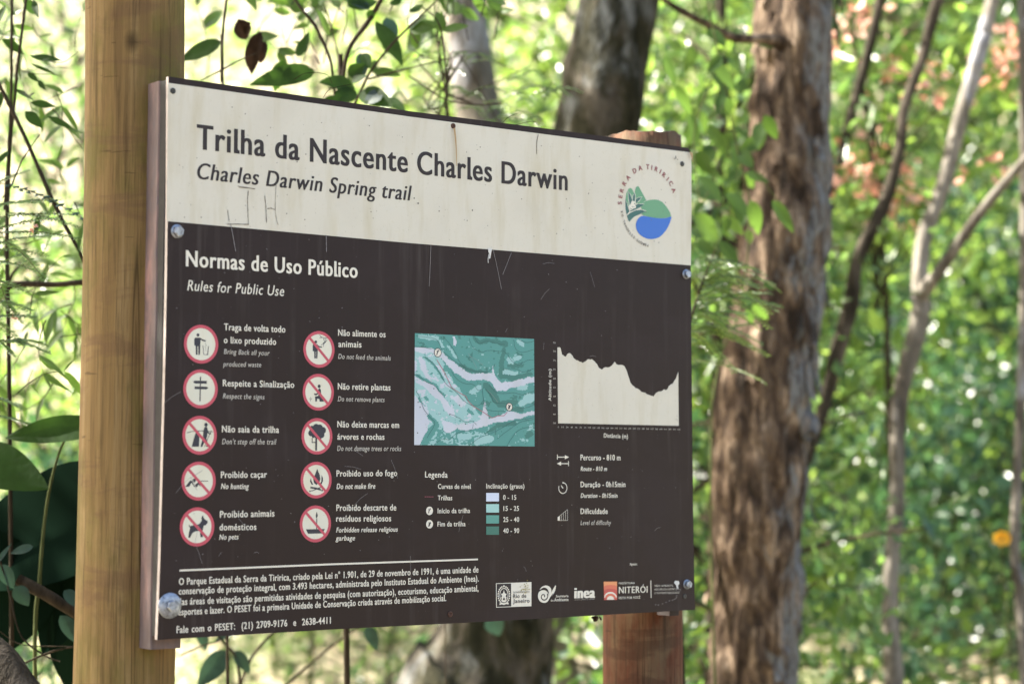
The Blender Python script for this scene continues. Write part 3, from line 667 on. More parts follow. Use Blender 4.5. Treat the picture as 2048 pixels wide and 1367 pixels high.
info.stroke(I((294, 254), (294, 333)), 11 * kI, M_text); info.stroke(I((294, 293), (165, 293)), 11 * kI, M_text); info.poly(I((174, 260), (108, 292), (174, 326)), M_text)
info.build('route_arrows', panel); info = Flat(.0006)
info.stroke([ZI(203 + 66 * math.sin(R(a)), 685 - 86 * math.cos(R(a))) for a in range(4, 300, 8)], 10 * kI, M_text); info.disc(ZI(206, 600), 10 * kI, M_text, 10)
info.poly(I((170, 640), (176, 638), (212, 682), (204, 694), (194, 688)), M_text)
info.build('stopwatch_symbol', panel); info = Flat(.0006)
info.poly(I((121, 1152), (155, 1130), (155, 1208), (121, 1208)), M_text)
for x, y in ((180, 1112), (212, 1090), (246, 1062), (279, 1030)): info.stroke(I((x, y), (x, 1206)), 6 * kI, M_ital)
info.stroke(I((155, 1131), (279, 1030)), 5 * kI, M_ital); info.stroke(I((155, 1205), (279, 1205)), 5 * kI, M_ital)
info.build('difficulty_bars', panel)

# ---- legend
lg = Flat(.0006)
px_text(lg, [('Legenda', 849.8, 953.9, 894.5, 954.4, 11.2, 'B'), ('Curvas de nível', 875.7, 976.6, 940.6, 976.6, 9, 'B'), ('Trilhas', 875.2, 999.4, 903.7, 999.4, 9, 'B'), ('Início da trilha', 874.9, 1025.5, 939.4, 1024.9, 9.2, 'B'), ('Fim da trilha', 874.6, 1051.9, 930.2, 1051.3, 9.2, 'B'), ('Inclinação (graus)', 972, 975.8, 1048, 976, 8.8, 'B'),
 ('0 - 15', 1005.7, 998.5, 1031.8, 998.5, 9, 'B'), ('15 - 25', 1006.3, 1020.7, 1037.2, 1020.5, 9, 'B'), ('25 - 40', 1005.9, 1042.8, 1037.5, 1042.6, 9, 'B'), ('40 - 90', 1005.9, 1065, 1037.5, 1064.8, 9, 'B')])
lg.build('legend_lettering', panel); lg = Flat(.0006)
for m, y0, y1 in zip((printed('swatch_lavender', C(208, 219, 240, KP), .4, False), printed('swatch_pale_teal', C(158, 205, 202, KP), .4, False), printed('swatch_teal', C(82, 152, 142, KP), .4, False), printed('swatch_deep_teal', C(48, 112, 100, KP), .4, False)), (985, 1007.3, 1029.5, 1051.9), (1001.9, 1024.1, 1046, 1068.5)):
    lg.poly([bd(972, y0), bd(997.6, y0), bd(997.6, y1), bd(972, y1)], m)
for i in range(5): lg.stroke([bd(849 + i * 3.7, 992.7), bd(851.6 + i * 3.7, 992.7)], .0009, M_trail)
marker(lg, bd(858.6, 1020.7), .0077, False, False); marker(lg, bd(858.6, 1047.4), .0077, True, False)
lg.build('legend_markers', panel)

# ---- park emblem on the title band
em = Flat(.0006); ZE = zoom(1210, 300, 6.511)
def E(*q): return [ZE(*p) for p in q]
def curve(q, n=4): return [tuple(p) for p in catmull(list(q) + [q[0]], len(q) * n)[:-1]]
G1 = printed('emblem_green', C(104, 160, 122, KP), .45, False); G2 = printed('emblem_deep_green', C(56, 104, 98, KP), .45, False); BL = printed('emblem_blue', C(52, 110, 200, KP), .45, False); MR = printed('emblem_maroon', C(140, 72, 78, KP), .5, False)
em.poly(E((264, 640), (276, 560), (300, 508), (325, 493), (350, 506), (372, 552), (380, 640), (340, 720), (280, 740)), G1)
em.poly(E((384, 545), (398, 490), (410, 476), (430, 469), (441, 482), (536, 655), (470, 700), (388, 700)), G1)
em.poly(E((462, 705), (535, 662), (585, 649), (640, 644), (690, 650), (745, 678), (800, 740), (843, 808), (860, 865), (800, 882), (740, 889), (650, 884), (560, 868), (500, 852), (466, 836), (500, 815), (470, 770)), G1)
for q in (((264, 622), (286, 700), (316, 800), (279, 845), (264, 770), (260, 690)), ((299, 533), (332, 590), (350, 640), (348, 690), (318, 716), (304, 640)), ((378, 554), (391, 595), (388, 668), (355, 668), (361, 600)), ((398, 642), (430, 619), (478, 616), (440, 660), (404, 694), (396, 670)), ((392, 716), (440, 700), (506, 709), (450, 748), (350, 795), (318, 806), (340, 765)), ((279, 856), (330, 815), (400, 785), (470, 777), (529, 798), (460, 832), (390, 862), (345, 897), (314, 937), (298, 915))):
    cx = sum(p[0] for p in q) / len(q); cy = sum(p[1] for p in q) / len(q)
    em.poly(E(*[(cx + (x - cx) * 1.0 + (9 if x > cx else -9) * .6, cy + (y - cy) * 1.0 + (9 if y > cy else -9) * .6) for x, y in q]), M_text); em.poly(E(*q), G2)
em.poly(E((338, 678), (352, 664), (384, 668), (392, 690), (384, 712), (402, 735), (396, 756), (372, 760), (352, 776), (330, 784), (318, 776), (312, 752), (308, 722), (330, 712)), M_text)
for x, y in ((380, 698), (352, 738), (330, 762), (345, 768), (372, 742)): em.disc(ZE(x, y), .0011, G2, 8)
em.poly([ZE(*p) for p in curve(((500, 858), (620, 880), (720, 890), (790, 886), (860, 868), (852, 915), (836, 960), (798, 1035), (740, 1105), (680, 1145), (600, 1160), (520, 1145), (450, 1100), (412, 1045), (398, 985), (410, 925), (440, 882), (470, 862)), 3)], BL)
cE = ZE(560, 700)
for chs, pos, cap, wd, m in (('SERRADATIRIRICA', ((190, 690), (198, 605), (215, 525), (248, 435), (297, 360), (382, 270), (455, 235), (553, 220), (605, 230), (665, 250), (717, 280), (765, 325), (812, 378), (855, 435), (890, 525)), .0097, .95, MR),
                             ('PARQUEESTADUALDA', ((552, 1242), (522, 1235), (497, 1225), (470, 1212), (440, 1195), (413, 1174), (371, 1137), (345, 1110), (322, 1083), (303, 1056), (286, 1027), (268, 994), (252, 960), (240, 925), (222, 850), (215, 805)), .0052, .85, printed('emblem_grey', C(110, 104, 98, KP), .5, False))):
    for c, p in zip(chs, pos):
        q = ZE(*p); em.letter(c, q, math.atan2(q[1] - cE[1], q[0] - cE[0]) - math.pi / 2, cap, wd, m, .0007 if cap > .007 else .0004)
em.build('park_emblem', panel)

# ---- partner logos
lo = Flat(.0006); ZL = zoom(980, 1110, 4.876); kL = (ZL(110, 300)[0] - ZL(100, 300)[0]) / 10
def L(*q): return [ZL(*p) for p in q]
lo.poly(L((56, 270), (402, 258), (402, 493), (58, 507)), M_text); lo.poly(L((62, 276), (204, 271), (205, 495), (64, 501)), M_ink)
M_cr = M_text
for i in range(22):
    a = R(100 + 340 * i / 21 - 180); c = ZL(133 + 56 * math.sin(R(20 + i * 320 / 21) - math.pi), 385 + 84 * math.cos(R(20 + i * 320 / 21) - math.pi) * 1.0)
    lo.disc(c, 7 * kL, M_cr, 7)
lo.stroke([ZL(133 + 40 * math.sin(R(t)), 385 - 66 * math.cos(R(t))) for t in range(0, 361, 12)], 6 * kL, M_cr)
lo.poly(L((133, 335), (142, 368), (160, 372), (150, 395), (160, 412), (133, 402), (106, 412), (116, 395), (104, 372), (124, 368)), M_cr)
lo.poly(L((108, 405), (158, 405), (150, 440), (133, 452), (116, 440)), M_cr); lo.disc(ZL(133, 424), 10 * kL, M_ink, 12); lo.stroke(L((90, 474), (112, 466), (133, 473), (155, 464), (178, 468)), 12 * kL, M_cr); lo.disc(ZL(133, 298), 9 * kL, M_cr, 5)
def lt(body, x0, y0, x1, y1, cap, m, st='R', res=2, bold=None): lo.text(body, ZL(x0, y0), ZL(x1, y1), ZL(x0, y0 - cap)[1] - ZL(x0, y0)[1], m, st, res, bold=bold, tails=False)
lt('GOVERNO DO', 222, 368, 382, 360, 17, M_ink); lt('Rio de', 222, 415, 350, 410, 37, M_ink, 'B'); lt('Janeiro', 222, 462, 382, 458, 37, M_ink, 'B')
M_moss = printed('yellow_stain', C(150, 140, 60, KP), .7, False)
for _ in range(46): lo.disc(ZL(random.gauss(340, 18), random.gauss(318, 28)), random.uniform(2, 5) * kL, M_moss, 6)
lo.build('state_logo', panel); lo = Flat(.0006)
# swirl and leaf
lo.poly([ZL(*p) for p in catmull([(480, 338), (500, 308), (535, 292), (568, 297), (590, 318), (598, 350), (590, 385), (604, 345), (622, 312), (640, 290), (636, 330), (618, 372), (590, 405), (566, 440), (548, 456), (520, 460), (490, 448), (470, 420), (466, 385), (476, 355), (500, 340), (530, 338), (556, 352), (572, 378), (570, 400), (572, 360), (556, 325), (530, 312), (505, 318)], 120)], M_text)
lo.stroke([ZL(522 + (8 + t * .085) * math.cos(R(-t)), 398 + (8 + t * .085) * 1.12 * math.sin(R(-t))) for t in range(-40, 400, 14)], 9 * kL, M_brown)
lo.stroke(L((560, 455), (585, 410), (612, 370)), 5 * kL, M_brown)
lt('Secretaria', 642, 407, 762, 403, 22, M_text, 'B'); lt('do', 590, 447, 617, 446, 20, M_text, 'R'); lt('Ambiente', 624, 446, 762, 442, 29, M_text, 'B')
lo.build('secretariat_logo', panel); lo = Flat(.0006)
lo.text('inea', ZL(825, 415), ZL(1017, 410), .0195, M_text, 'B', 4, bold=.14, tails=False); lt('instituto estadual do ambiente', 825, 434, 1017, 428, 8, M_ital, 'R', 1)
lo.build('institute_logo', panel); lo = Flat(.0006)
sq = ((1107, 255), (1237, 253), (1237, 430), (1110, 433))
O1 = printed('logo_orange', C(226, 150, 100, KP), .45, False); O2 = printed('logo_coral', C(214, 112, 88, KP), .45, False); O3 = printed('logo_red', C(194, 84, 76, KP), .45, False)
lo.poly(L(*sq), O1); lo.poly(L((1108, 300), (1130, 290), (1172, 285), (1215, 290), (1237, 300), (1237, 430), (1110, 433)), O2)
lo.poly(L((1109, 340), (1135, 326), (1172, 322), (1210, 326), (1237, 340), (1237, 430), (1110, 433)), O3)
lo.poly([ZL(1173 + 61 * math.cos(R(a)), 408 - 54 * math.sin(R(a))) for a in range(0, 181, 12)] , M_text); lo.poly([ZL(1173 + 52 * math.cos(R(a)), 412 - 42 * math.sin(R(a))) for a in range(0, 181, 12)], O2)
lo.poly([ZL(1173 + 36 * math.cos(R(a)), 430 - 36 * math.sin(R(a))) for a in range(0, 181, 12)], M_text)
lt('PREFEITURA', 1255, 280, 1410, 276, 18, M_text); lt('NITERÓI', 1255, 368, 1533, 360, 60, M_text, 'R', 3, .045); lt('FEITA POR VOCÊ', 1255, 425, 1463, 418, 22, M_text, 'R', 2, .03)
lo.stroke(L((1565, 243), (1569, 412)), 10 * kL, M_ital)
lt('MEIO AMBIENTE,', 1603, 305, 1788, 302, 18, M_ital); lt('RECURSOS HÍDRICOS', 1603, 340, 1838, 335, 18, M_ital); lt('E SUSTENTABILIDADE', 1603, 375, 1843, 370, 18, M_ital)
lo.build('city_logo', panel); lo = Flat(.0006)
lo.text('Apoio:', bd(1259.1, 1129.7), bd(1273.8, 1129.3), .0046, M_text, 'B', 2, tails=False)
lo.build('support_lettering', panel)

# ---- scratches, chips and drips
sc = Flat(.0011); M_sdark = printed('scratch_dark', C(104, 100, 92, KP), .7, False); M_slight = printed('scratch_light', C(138, 134, 134, KP), .6, False); M_white = printed('bird_dropping', C(214, 214, 210, KP), .7, False); M_drip = printed('rust_drip', C(176, 150, 110, KP), .7, False)
def jit(P, a=2.0):
    c = catmull(P, max(6, len(P) * 5)); return [(x + random.uniform(-a, a) * .4, y + random.uniform(-a, a) * .3) for x, y in c]
for q in ([(685, 850), (735, 857), (805, 870)], [(758, 880), (752, 950), (755, 1040), (758, 1122)], [(600, 1112), (680, 1114), (762, 1120)], [(612, 1015), (618, 1060), (625, 1098)], [(872, 915), (880, 990), (886, 1105)], [(890, 1008), (915, 1004), (942, 1014)], [(955, 800), (948, 900), (946, 1000), (952, 1070), (966, 1122)], [(690, 858), (800, 866)], [(608, 1118), (760, 1114)]):
    sc.stroke([ZA(*p) for p in jit(q)], random.uniform(.0010, .0018), M_sdark, [random.uniform(.4, 1) for _ in jit(q)])
sc.stroke([ZB(*p) for p in catmull([(873, 305), (863, 360), (862, 438)], 8)], .0012, M_ink)
for q in ([(632, 1110), (648, 1190), (668, 1305)], [(1302, 1190), (1305, 1310)]): sc.stroke([ZA(*p) for p in jit(q, 1)], .0013, M_slight, [.5 + .5 * abs(math.sin(i)) for i in range(len(jit(q)))])
for q in ([(140, 1060), (135, 1200), (128, 1340)], [(565, 1090), (590, 1200), (622, 1360)], [(690, 1110), (630, 1260)]): sc.stroke([ZB(*p) for p in jit(q, 1)], .0008, M_slight)
sc.poly([ZB(*p) for p in ((530, 1080), (545, 1078), (558, 1084), (552, 1110), (545, 1150), (535, 1150), (540, 1120), (532, 1105))], M_white); sc.stroke([ZB(*p) for p in ((536, 1120), (530, 1150), (531, 1180))], .0014, M_white)
for i in range(170):
    x, y = random.uniform(345, 1375), random.uniform(470, 1240)
    if y > 1270 - (x - 314) * .055: continue
    u, v = bd(x, y); sc.disc((u, v), random.uniform(.0003, .0009), M_slight, 6)
for i in range(26):
    u, v = bd(random.uniform(345, 1375), random.uniform(520, 1200)); a = random.uniform(0, 6.28); l = random.uniform(.008, .04)
    sc.stroke([(u, v), (u + l * .5 * math.cos(a) , v + l * .5 * math.sin(a) + .002), (u + l * math.cos(a), v + l * math.sin(a))], .00045, M_slight)
for i in range(110):
    x = random.uniform(345, 1370); u, v = bd(x, random.uniform(200, 490)); t = 170 + (x - 337) * .135
    p = bd(x, random.uniform(t + 14, 440 + (x - 333) * .084)); sc.disc(p, random.uniform(.0004, .0013), M_sdark, 6)
sc.stroke([ZB(*p) for p in ((292, 262), (300, 330), (305, 400), (308, 520))], .0045, M_drip, [1, .8, .6, .3])
for q in ((1803, 462, 6, 14), (1815, 475, 4, 6), (1795, 472, 4, 6), (45, 775, 7, 7), (18, 740, 6, 6), (415, 822, 6, 7), (1208, 708, 4, 7), (188, 828, 5, 6)): sc.disc(ZB(q[0], q[1]), q[2] * .00026, M_sdark, 8, q[3] * .00026)
ZD = zoom(1180, 1100, 5.12)
for x, y in ((655, 552), (682, 556), (725, 542), (762, 528), (795, 512), (828, 505), (850, 495), (868, 480), (870, 460), (880, 390), (895, 420), (905, 400)): sc.stroke([ZD(x - 6, y + 4), ZD(x + 6, y - 4)], .0011, M_slight)
for i in range(13):
    y = random.uniform(1110, 1200); sc.stroke([bd(random.uniform(740, 860), 1194 - i * .3), bd(random.uniform(760, 900), 1190)], .0012, printed('smear', C(84, 78, 66, KP), .6, False)) if i < 3 else None
# chipped right edge with rust
for i in range(26):
    y = random.uniform(310, 525); u, v = bd(1382.2, y); sc.disc((u - random.uniform(0, .0012), v), random.uniform(.0005, .0016), random.choice((M_rust, M_sdark, M_sdark)), 6)
sc.poly([bd(1375, 304), bd(1381.8, 306), bd(1382.3, 326), bd(1380, 318)], M_drip)
sc.build('scratches', panel)['kind'] = 'stuff'

# ---- frame behind the panel: spacer strips coloured as the shadowed gap, painted battens
def bar(name, u0, u1, v0, v1, w0, w1, mat, bev=.002):
    b = bev; v = []; f = []
    prof_ = [(u0 + b, w0), (u1 - b, w0), (u1, w0 + b), (u1, w1 - b), (u1 - b, w1), (u0 + b, w1), (u0, w1 - b), (u0, w0 + b)]
    n = 8; lv = 14
    for j in range(lv + 1):
        t = j / lv; y = v0 + (v1 - v0) * t
        bow = -.0000
        for (u, w) in prof_: v.append((u + .0012 * noise.noise(Vector((u * 50, y * 9, w * 40))), y, w + .001 * noise.noise(Vector((w * 50, y * 7, 3)))))
    for j in range(lv):
        for k in range(n): f.append((j * n + k, j * n + (k + 1) % n, (j + 1) * n + (k + 1) % n, (j + 1) * n + k))
    f.append(tuple(reversed(range(n)))); f.append(tuple(lv * n + k for k in range(n)))
    return mesh_obj(name, v, f, mat, sign, frame=FR)
ub = OUT[13][0]; HB = -.945
bar('spacer_strip', .004, .045, -.935, -.004, -.033, -.0087, M_spacer)
bar('spacer_strip', 1.160, 1.190, -.935, -.006, -.033, -.0087, M_spacer)
bar('spacer_strip', .047, 1.148, -.050, -.008, -.033, -.0087, M_spacer)
bar('spacer_strip', .047, 1.148, -.930, -.888, -.033, -.0087, M_spacer)
bar('batten', .003, .060, -.958, -.002, -.0755, -.0335, M_batten)
tag(bar('batten', 1.166, 1.192, -.950, -.004, -.0755, -.0335, M_battenR), 'dark red batten, darkened as in shade')

# ---- posts
def post(uc, wc, r, z0, z1, mat, seed, bow=0.0, lean=(0, 0), capm=None):
    c = W3(uc, 0, wc); n = 70; seg = 64; v = []; f = []; mi = []
    cracks = [(random.Random(seed + i).uniform(0, 6.28), random.Random(seed + 50 + i).uniform(z0, z1), random.Random(seed + 90 + i).uniform(.2, .8)) for i in range(14)]
    for j in range(n + 1):
        z = z0 + (z1 - z0) * j / n
        cx = c.x + lean[0] * (z - 1.6) + bow * (1 - ((z - 1.85) / .7) ** 2); cy = c.y + lean[1] * (z - 1.6)
        for k in range(seg):
            a = 2 * math.pi * k / seg
            rr = r * (1 + .018 * noise.noise(Vector((math.cos(a) * 1.2, math.sin(a) * 1.2, z * 1.6 + seed))) + .008 * noise.noise(Vector((math.cos(a) * 6, math.sin(a) * 6, z * .7 + seed))))
            for ca, zc, ln in cracks:
                da = (a - ca - .08 * math.sin(z * 3 + ca) + math.pi) % (2 * math.pi) - math.pi
                if abs(da) < .07 and abs(z - zc) < ln: rr -= .0035 * (1 - abs(da) / .07) * (1 - (abs(z - zc) / ln) ** 2)
            if j == n: rr *= .985
            v.append((cx + rr * math.cos(a), cy + rr * math.sin(a), z + ((.010 * noise.noise(Vector((math.cos(a) * 2.5, math.sin(a) * 2.5, seed))) + .006 * noise.noise(Vector((math.cos(a) * 9, math.sin(a) * 9, seed)))) if j == n else 0)))
    for j in range(n):
        for k in range(seg): f.append((j * seg + k, j * seg + (k + 1) % seg, (j + 1) * seg + (k + 1) % seg, (j + 1) * seg + k)); mi.append(0)
    f.append(tuple(n * seg + k for k in range(seg))); mi.append(1)
    o = mesh_obj('post', v, f, [mat, capm or mat], sign, mi)
    o.data.polygons.foreach_set('use_smooth', np.array([True] * (len(f) - 1) + [False])); return o
pl = post(.0185, -.1625, .0862, -.4, 3.4, M_logL, 3, bow=.006); tag(pl, 'tall yellow brown round post at the left end of the board')
ztop = at(1300, 274, 4.19).z
pr = post(1.2045, -.161, .083, -.4, ztop, M_logR, 21, capm=M_endgrain); tag(pr, 'reddish brown round post at the right end of the board')

# ---- fixings
def lathe(name, prof_, c, mat, parent, seg=20, tilt=(0, 0), hexn=None, smooth=True):
    v = []; f = []; n = len(prof_); seg = hexn or seg; ru = Vector((1, 0, 0)); t = Matrix.Rotation(tilt[0], 3, 'X') @ Matrix.Rotation(tilt[1], 3, 'Y')
    for r, w in prof_:
        for k in range(seg):
            a = 2 * math.pi * k / seg + .3; p = t @ Vector((r * math.cos(a), r * math.sin(a), w)); v.append((c[0] + p.x, c[1] + p.y, p.z))
    for j in range(n - 1):
        for k in range(seg): f.append((j * seg + k, j * seg + (k + 1) % seg, (j + 1) * seg + (k + 1) % seg, (j + 1) * seg + k))
    f.append(tuple((n - 1) * seg + k for k in range(seg)))
    return mesh_obj(name, v, f, mat, parent, smooth=smooth and not hexn, frame=FR)
def bolt(px, py, s, wr=None, tilt=(0, 0), label=None):
    c = bd(px, py)
    if wr:
        b = lathe('bolt', [(.0095 * s, .0030), (.0095 * s, .0105), (.0078 * s, .0122)], c, M_zinc, sign, hexn=6, tilt=tilt)
        lathe('washer', [(wr, .0003), (wr, .0016), (wr * .95, .0026), (wr * .60, .0042), (wr * .44, .0046)], c, M_zinc, b, 32)
    else:
        b = lathe('bolt', [(.0088 * s, .0014), (.0088 * s, .0075), (.0074 * s, .0092)], c, M_zinc, sign, hexn=6, tilt=tilt)
        lathe('washer', [(.0105 * s, .0003), (.0105 * s, .0012), (.0098 * s, .0018)], c, M_zinc, b, 28)
    if label: tag(b, label)
bolt(354, 462.5, 1.12, tilt=(.06, .1)); bolt(1372, 548, .95); bolt(1373.5, 1167.5, .92); bolt(339, 1210, 1.0, .0215, label='bolt on a large domed washer')
def screw(px, py, s, mat):
    c = bd(px, py); b = lathe('screw', [(.0047 * s, .0004), (.0047 * s, .0012), (.0038 * s, .0020), (.0020 * s, .0022), (.0018 * s, .0012)], c, mat, sign, 20); return b
screw(345.5, 182, 1.1, M_darkscrew); screw(906, 252, 1.1, M_rust); screw(1364, 328, 1.15, M_darkscrew); screw(900, 1227, 1.15, M_rust); screw(1369, 1191.5, 1.0, M_darkscrew)
bl = Flat(.0013); bl.poly([bd(*p) for p in ((1347, 1164), (1350, 1160), (1357, 1161), (1358, 1166), (1355, 1170), (1356, 1175), (1353, 1176), (1351, 1169))], M_white); bl.build('paint_blob', panel)
ft = Tubes()
for q in (((585, 160, .004), (600, 150, .02), (640, 152, .02), (662, 168, .004)), ((645, 196, .002), (655, 180, .01), (690, 172, .02)), ((1004, 246, .002), (1010, 236, .01), (1024, 229, .02)), ((1030, 250, .001), (1060, 244, .008), (1075, 252, .004))):
    ft.add([(*W3(*bd(x, y), w_), .0005) for x, y, w_ in q], 12, 4)
mesh_obj('stray_fibres', ft.v, ft.f, M_dry if 'M_dry' in globals() else M_rust, sign)
_to.name = 'drop'; bpy.data.objects.remove(_to)
# ---------------------------------------------------------------- trees
def px_trunk(rows, Y, ztop, dY=0.0, taper=.75):
    """rows: (px, py, width in photo pixels) from low to high; the trunk stands Y metres away."""
    P = []
    for i, (px, py, wd) in enumerate(rows):
        yy = Y + dY * i / max(1, len(rows) - 1); p = at(px, py, yy); P.append([p.x, p.y, p.z, wd / 2 / FPX * yy])
    a, b = np.array(P[0]), np.array(P[1]); d = (a - b); d = d / max(abs(d[2]), 1e-3)
    if a[2] > gz1(a[0], a[1]) - .3:
        q = a + d * (a[2] - gz1(a[0], a[1]) + .3) * np.array([.6, .6, 1, 0]); q[2] = gz1(q[0], q[1]) - .3; q[3] = a[3] * 1.25; P.insert(0, list(q))
    a, b = np.array(P[-1]), np.array(P[-2]); d = (a - b) / max(a[2] - b[2], .05)
    if a[2] < ztop:
        h = ztop - a[2]; P.append([a[0] + d[0] * h * .5, a[1] + d[1] * h * .5, a[2] + h * .5, a[3] * .9]); P.append([a[0] + d[0] * h * .8, a[1] + d[1] * h * .8, ztop, a[3] * taper])
    return P
def tree(name, label, cat, rows, Y, ztop, mat, leafm, crown=(2.0, 26, 28, .15, .07), rough=.12, seed=1, dY=0.0, seg=22, extra=None, group=None, lift=1.5, ridge=0.0, nring=60, flakes=0):
    P = px_trunk(rows, Y, ztop, dY); base = P[0]
    root = empty(name, (base[0], base[1], gz1(base[0], base[1])), label, cat, group)
    T = Tubes(); T.add(P, nring, seg, rough, 7.0, ridge=ridge)
    if extra:
        for e in extra: T.add(e, 16, 8, .1, 12)
    rr = random.Random(seed); g = np.random.default_rng(seed); top = np.array(P[-1]); cent = []
    rad, ncl, per, L, Wd = crown
    for i in range(7):
        a = 2 * math.pi * i / 7 + rr.uniform(-.4, .4); ln = rad * rr.uniform(.6, 1.05); zz = rr.uniform(.3, 1.0) * lift
        s = np.array(P[-2]) * (1 - i / 7) + top * (i / 7); e = np.array([top[0] + ln * math.cos(a), top[1] + ln * math.sin(a), top[2] + zz])
        mid = (s[:3] + e) / 2 + np.array([0, 0, .25 * lift])
        T.add([(*s[:3], s[3] * .42), (*mid, s[3] * .28), (*e, s[3] * .08)], 10, 7, .05)
        for k in range(max(1, ncl // 7)): t = rr.uniform(.35, 1.1); cent.append((s[:3] * (1 - t) ** 2 + 2 * mid * t * (1 - t) + e * t * t) + g.normal(size=3) * .28 * rad * .5)
    if flakes:
        A = np.array(P)
        for i in range(flakes):
            z = rr.uniform(.2, 4.2); c = [np.interp(z, A[:, 2], A[:, k]) for k in (0, 1, 3)]; a = rr.uniform(0, 6.28); h = rr.uniform(.04, .16); wd = rr.uniform(.15, .42); o = len(T.v)
            for u in range(4):
                for q in range(4):
                    aa = a + wd * (q / 3 - .5) * (1 - .3 * abs(u - 1.5) * rr.uniform(.3, 1)); lift = .004 + .022 * (u / 3) ** 2 * rr.uniform(.5, 1); rad_ = c[2] * 1.03 + lift
                    T.v.append(Vector((c[0] + rad_ * math.cos(aa), c[1] + rad_ * math.sin(aa), z - h * (u / 3) + rr.uniform(-.01, .01))))
            for u in range(3):
                for q in range(3): T.f.append((o + u * 4 + q, o + u * 4 + q + 1, o + u * 4 + q + 5, o + u * 4 + q + 4))
    T.build('trunk', mat, root)
    v, f = leaf_cloud(cent, .30, per, L, Wd, g=g); mesh_obj('crown', v, f, leafm, root)
    return root, P
# unseen tree added on the sunward side to shade the board
cs = Vector((-.35, 3.5, 1.9)) + SUN * 4.6
sr = empty('added_shade_tree', (cs.x - .2, cs.y + .3, 0), 'unseen broad leafy tree added left of the board to shade it', 'tree')
T = Tubes(); T.add([(cs.x - .2, cs.y + .3, -.3, .17), (cs.x - .1, cs.y + .2, 2, .14), (cs.x, cs.y, 4.2, .10), (cs.x + .1, cs.y, 5.6, .04)], 30, 14, .1)
g = np.random.default_rng(3); cent = []
for i in range(9):
    a = 2 * math.pi * i / 9; e = np.array([cs.x + 1.5 * math.cos(a), cs.y + 1.5 * math.sin(a), cs.z + g.uniform(-.6, .9)]); s_ = np.array([cs.x, cs.y, 3.6 + .15 * i])
    T.add([(*s_, .05), (*((s_ + e) / 2 + [0, 0, .2]), .03), (*e, .01)], 8, 6)
    for k in range(13): cent.append(s_ + (e - s_) * g.uniform(.25, 1.1) + g.normal(size=3) * .3)
T.build('trunk', M_barkD, sr); v, f = leaf_cloud(cent, .24, 40, .13, .065, g=g); mesh_obj('crown', v, f, M_leafB, sr)
def copy_tree(root, label):
    r = root.copy(); COL.objects.link(r); r['label'] = label
    for c in root.children:
        d = c.copy(); COL.objects.link(d); d.parent = r
    return r
g = np.random.default_rng(19); c2 = [Vector(c) - Vector((cs.x, cs.y, 0)) for c in cent]
s2 = empty('added_shade_tree', (-3.4, 7.3, 0), 'unseen thin crowned tree added left of the mossy tree to dapple its trunk', 'tree')  # added out of view so its sparse leaves dapple the trunks
T = Tubes(); T.add([(-3.4, 7.3, -.3, .12), (-3.45, 7.3, 2.5, .10), (-3.4, 7.35, 5.0, .06), (-3.3, 7.3, 6.4, .02)], 24, 12, .1)
for i in range(9): T.add([(-3.4, 7.32, 4.0 + .2 * i, .03), (-3.4 + 1.4 * math.cos(i * .7), 7.3 + 1.4 * math.sin(i * .7), 5.0 + .15 * i, .008)], 6, 5)
T.build('trunk', M_barkD, s2); v, f = leaf_cloud([(c.x - 3.4, c.y + 7.3, c.z * 1.1) for c in c2], .20, 11, .15, .08, g=g); mesh_obj('crown', v, f, M_leafB, s2)
s3 = copy_tree(sr, 'unseen broad leafy tree added left of the camera to shade the near ground'); s3.location = (-4.6, -.8, 0); s3.rotation_euler = (0, 0, 4.0); s3.scale = (1.2, 1.2, 1.1)  # copy added out of view; its shade lowers the bounce off the ground

def pt(px, py, Y, r): p = at(px, py, Y); return (p.x, p.y, p.z, r)
tree('forest_tree', 'stout leaning tree with dark mossy bark and white lichen behind the board', 'tree', [(930, 1480, 330), (965, 1367, 285), (1000, 1240, 215), (1075, 900, 180), (1165, 450, 166), (1205, 200, 164), (1240, 0, 158)], 6.6, 6.6, M_barkA, M_leafB, (2.2, 28, 22, .15, .07), .14, 11, ridge=.010, nring=110, seg=48)
tree('forest_tree', 'large tree with reddish peeling bark and grey lichen right of the board', 'tree', [(1500, 1500, 175), (1504, 1367, 158), (1511, 1100, 172), (1528, 860, 185), (1545, 650, 176), (1566, 450, 170), (1582, 220, 160), (1592, 0, 150)], 6.2, 6.8, M_barkB, M_leafA, (2.2, 24, 12, .14, .07), .14, 12, ridge=.022, nring=190, seg=72, flakes=150,
     extra=[[pt(1585, 92, 6.2, .03), pt(1530, 78, 6.0, .017), pt(1470, 76, 5.9, .014), pt(1420, 52, 5.8, .012), pt(1330, 2, 5.7, .008), pt(1290, -40, 5.7, .004)], [pt(1575, 850, 6.2, .06), pt(1606, 850, 6.15, .055), pt(1622, 872, 6.1, .02)]])
tree('forest_tree', 'blurred pale grey tree trunk above the board, left of the mossy one', 'tree', [(1130, 1480, 92), (1108, 1300, 86), (1050, 900, 92), (985, 420, 96), (945, 160, 92), (925, 0, 90)], 8.2, 6.6, M_barkC, M_leafA, (1.9, 21, 12, .14, .07), .14, 13)
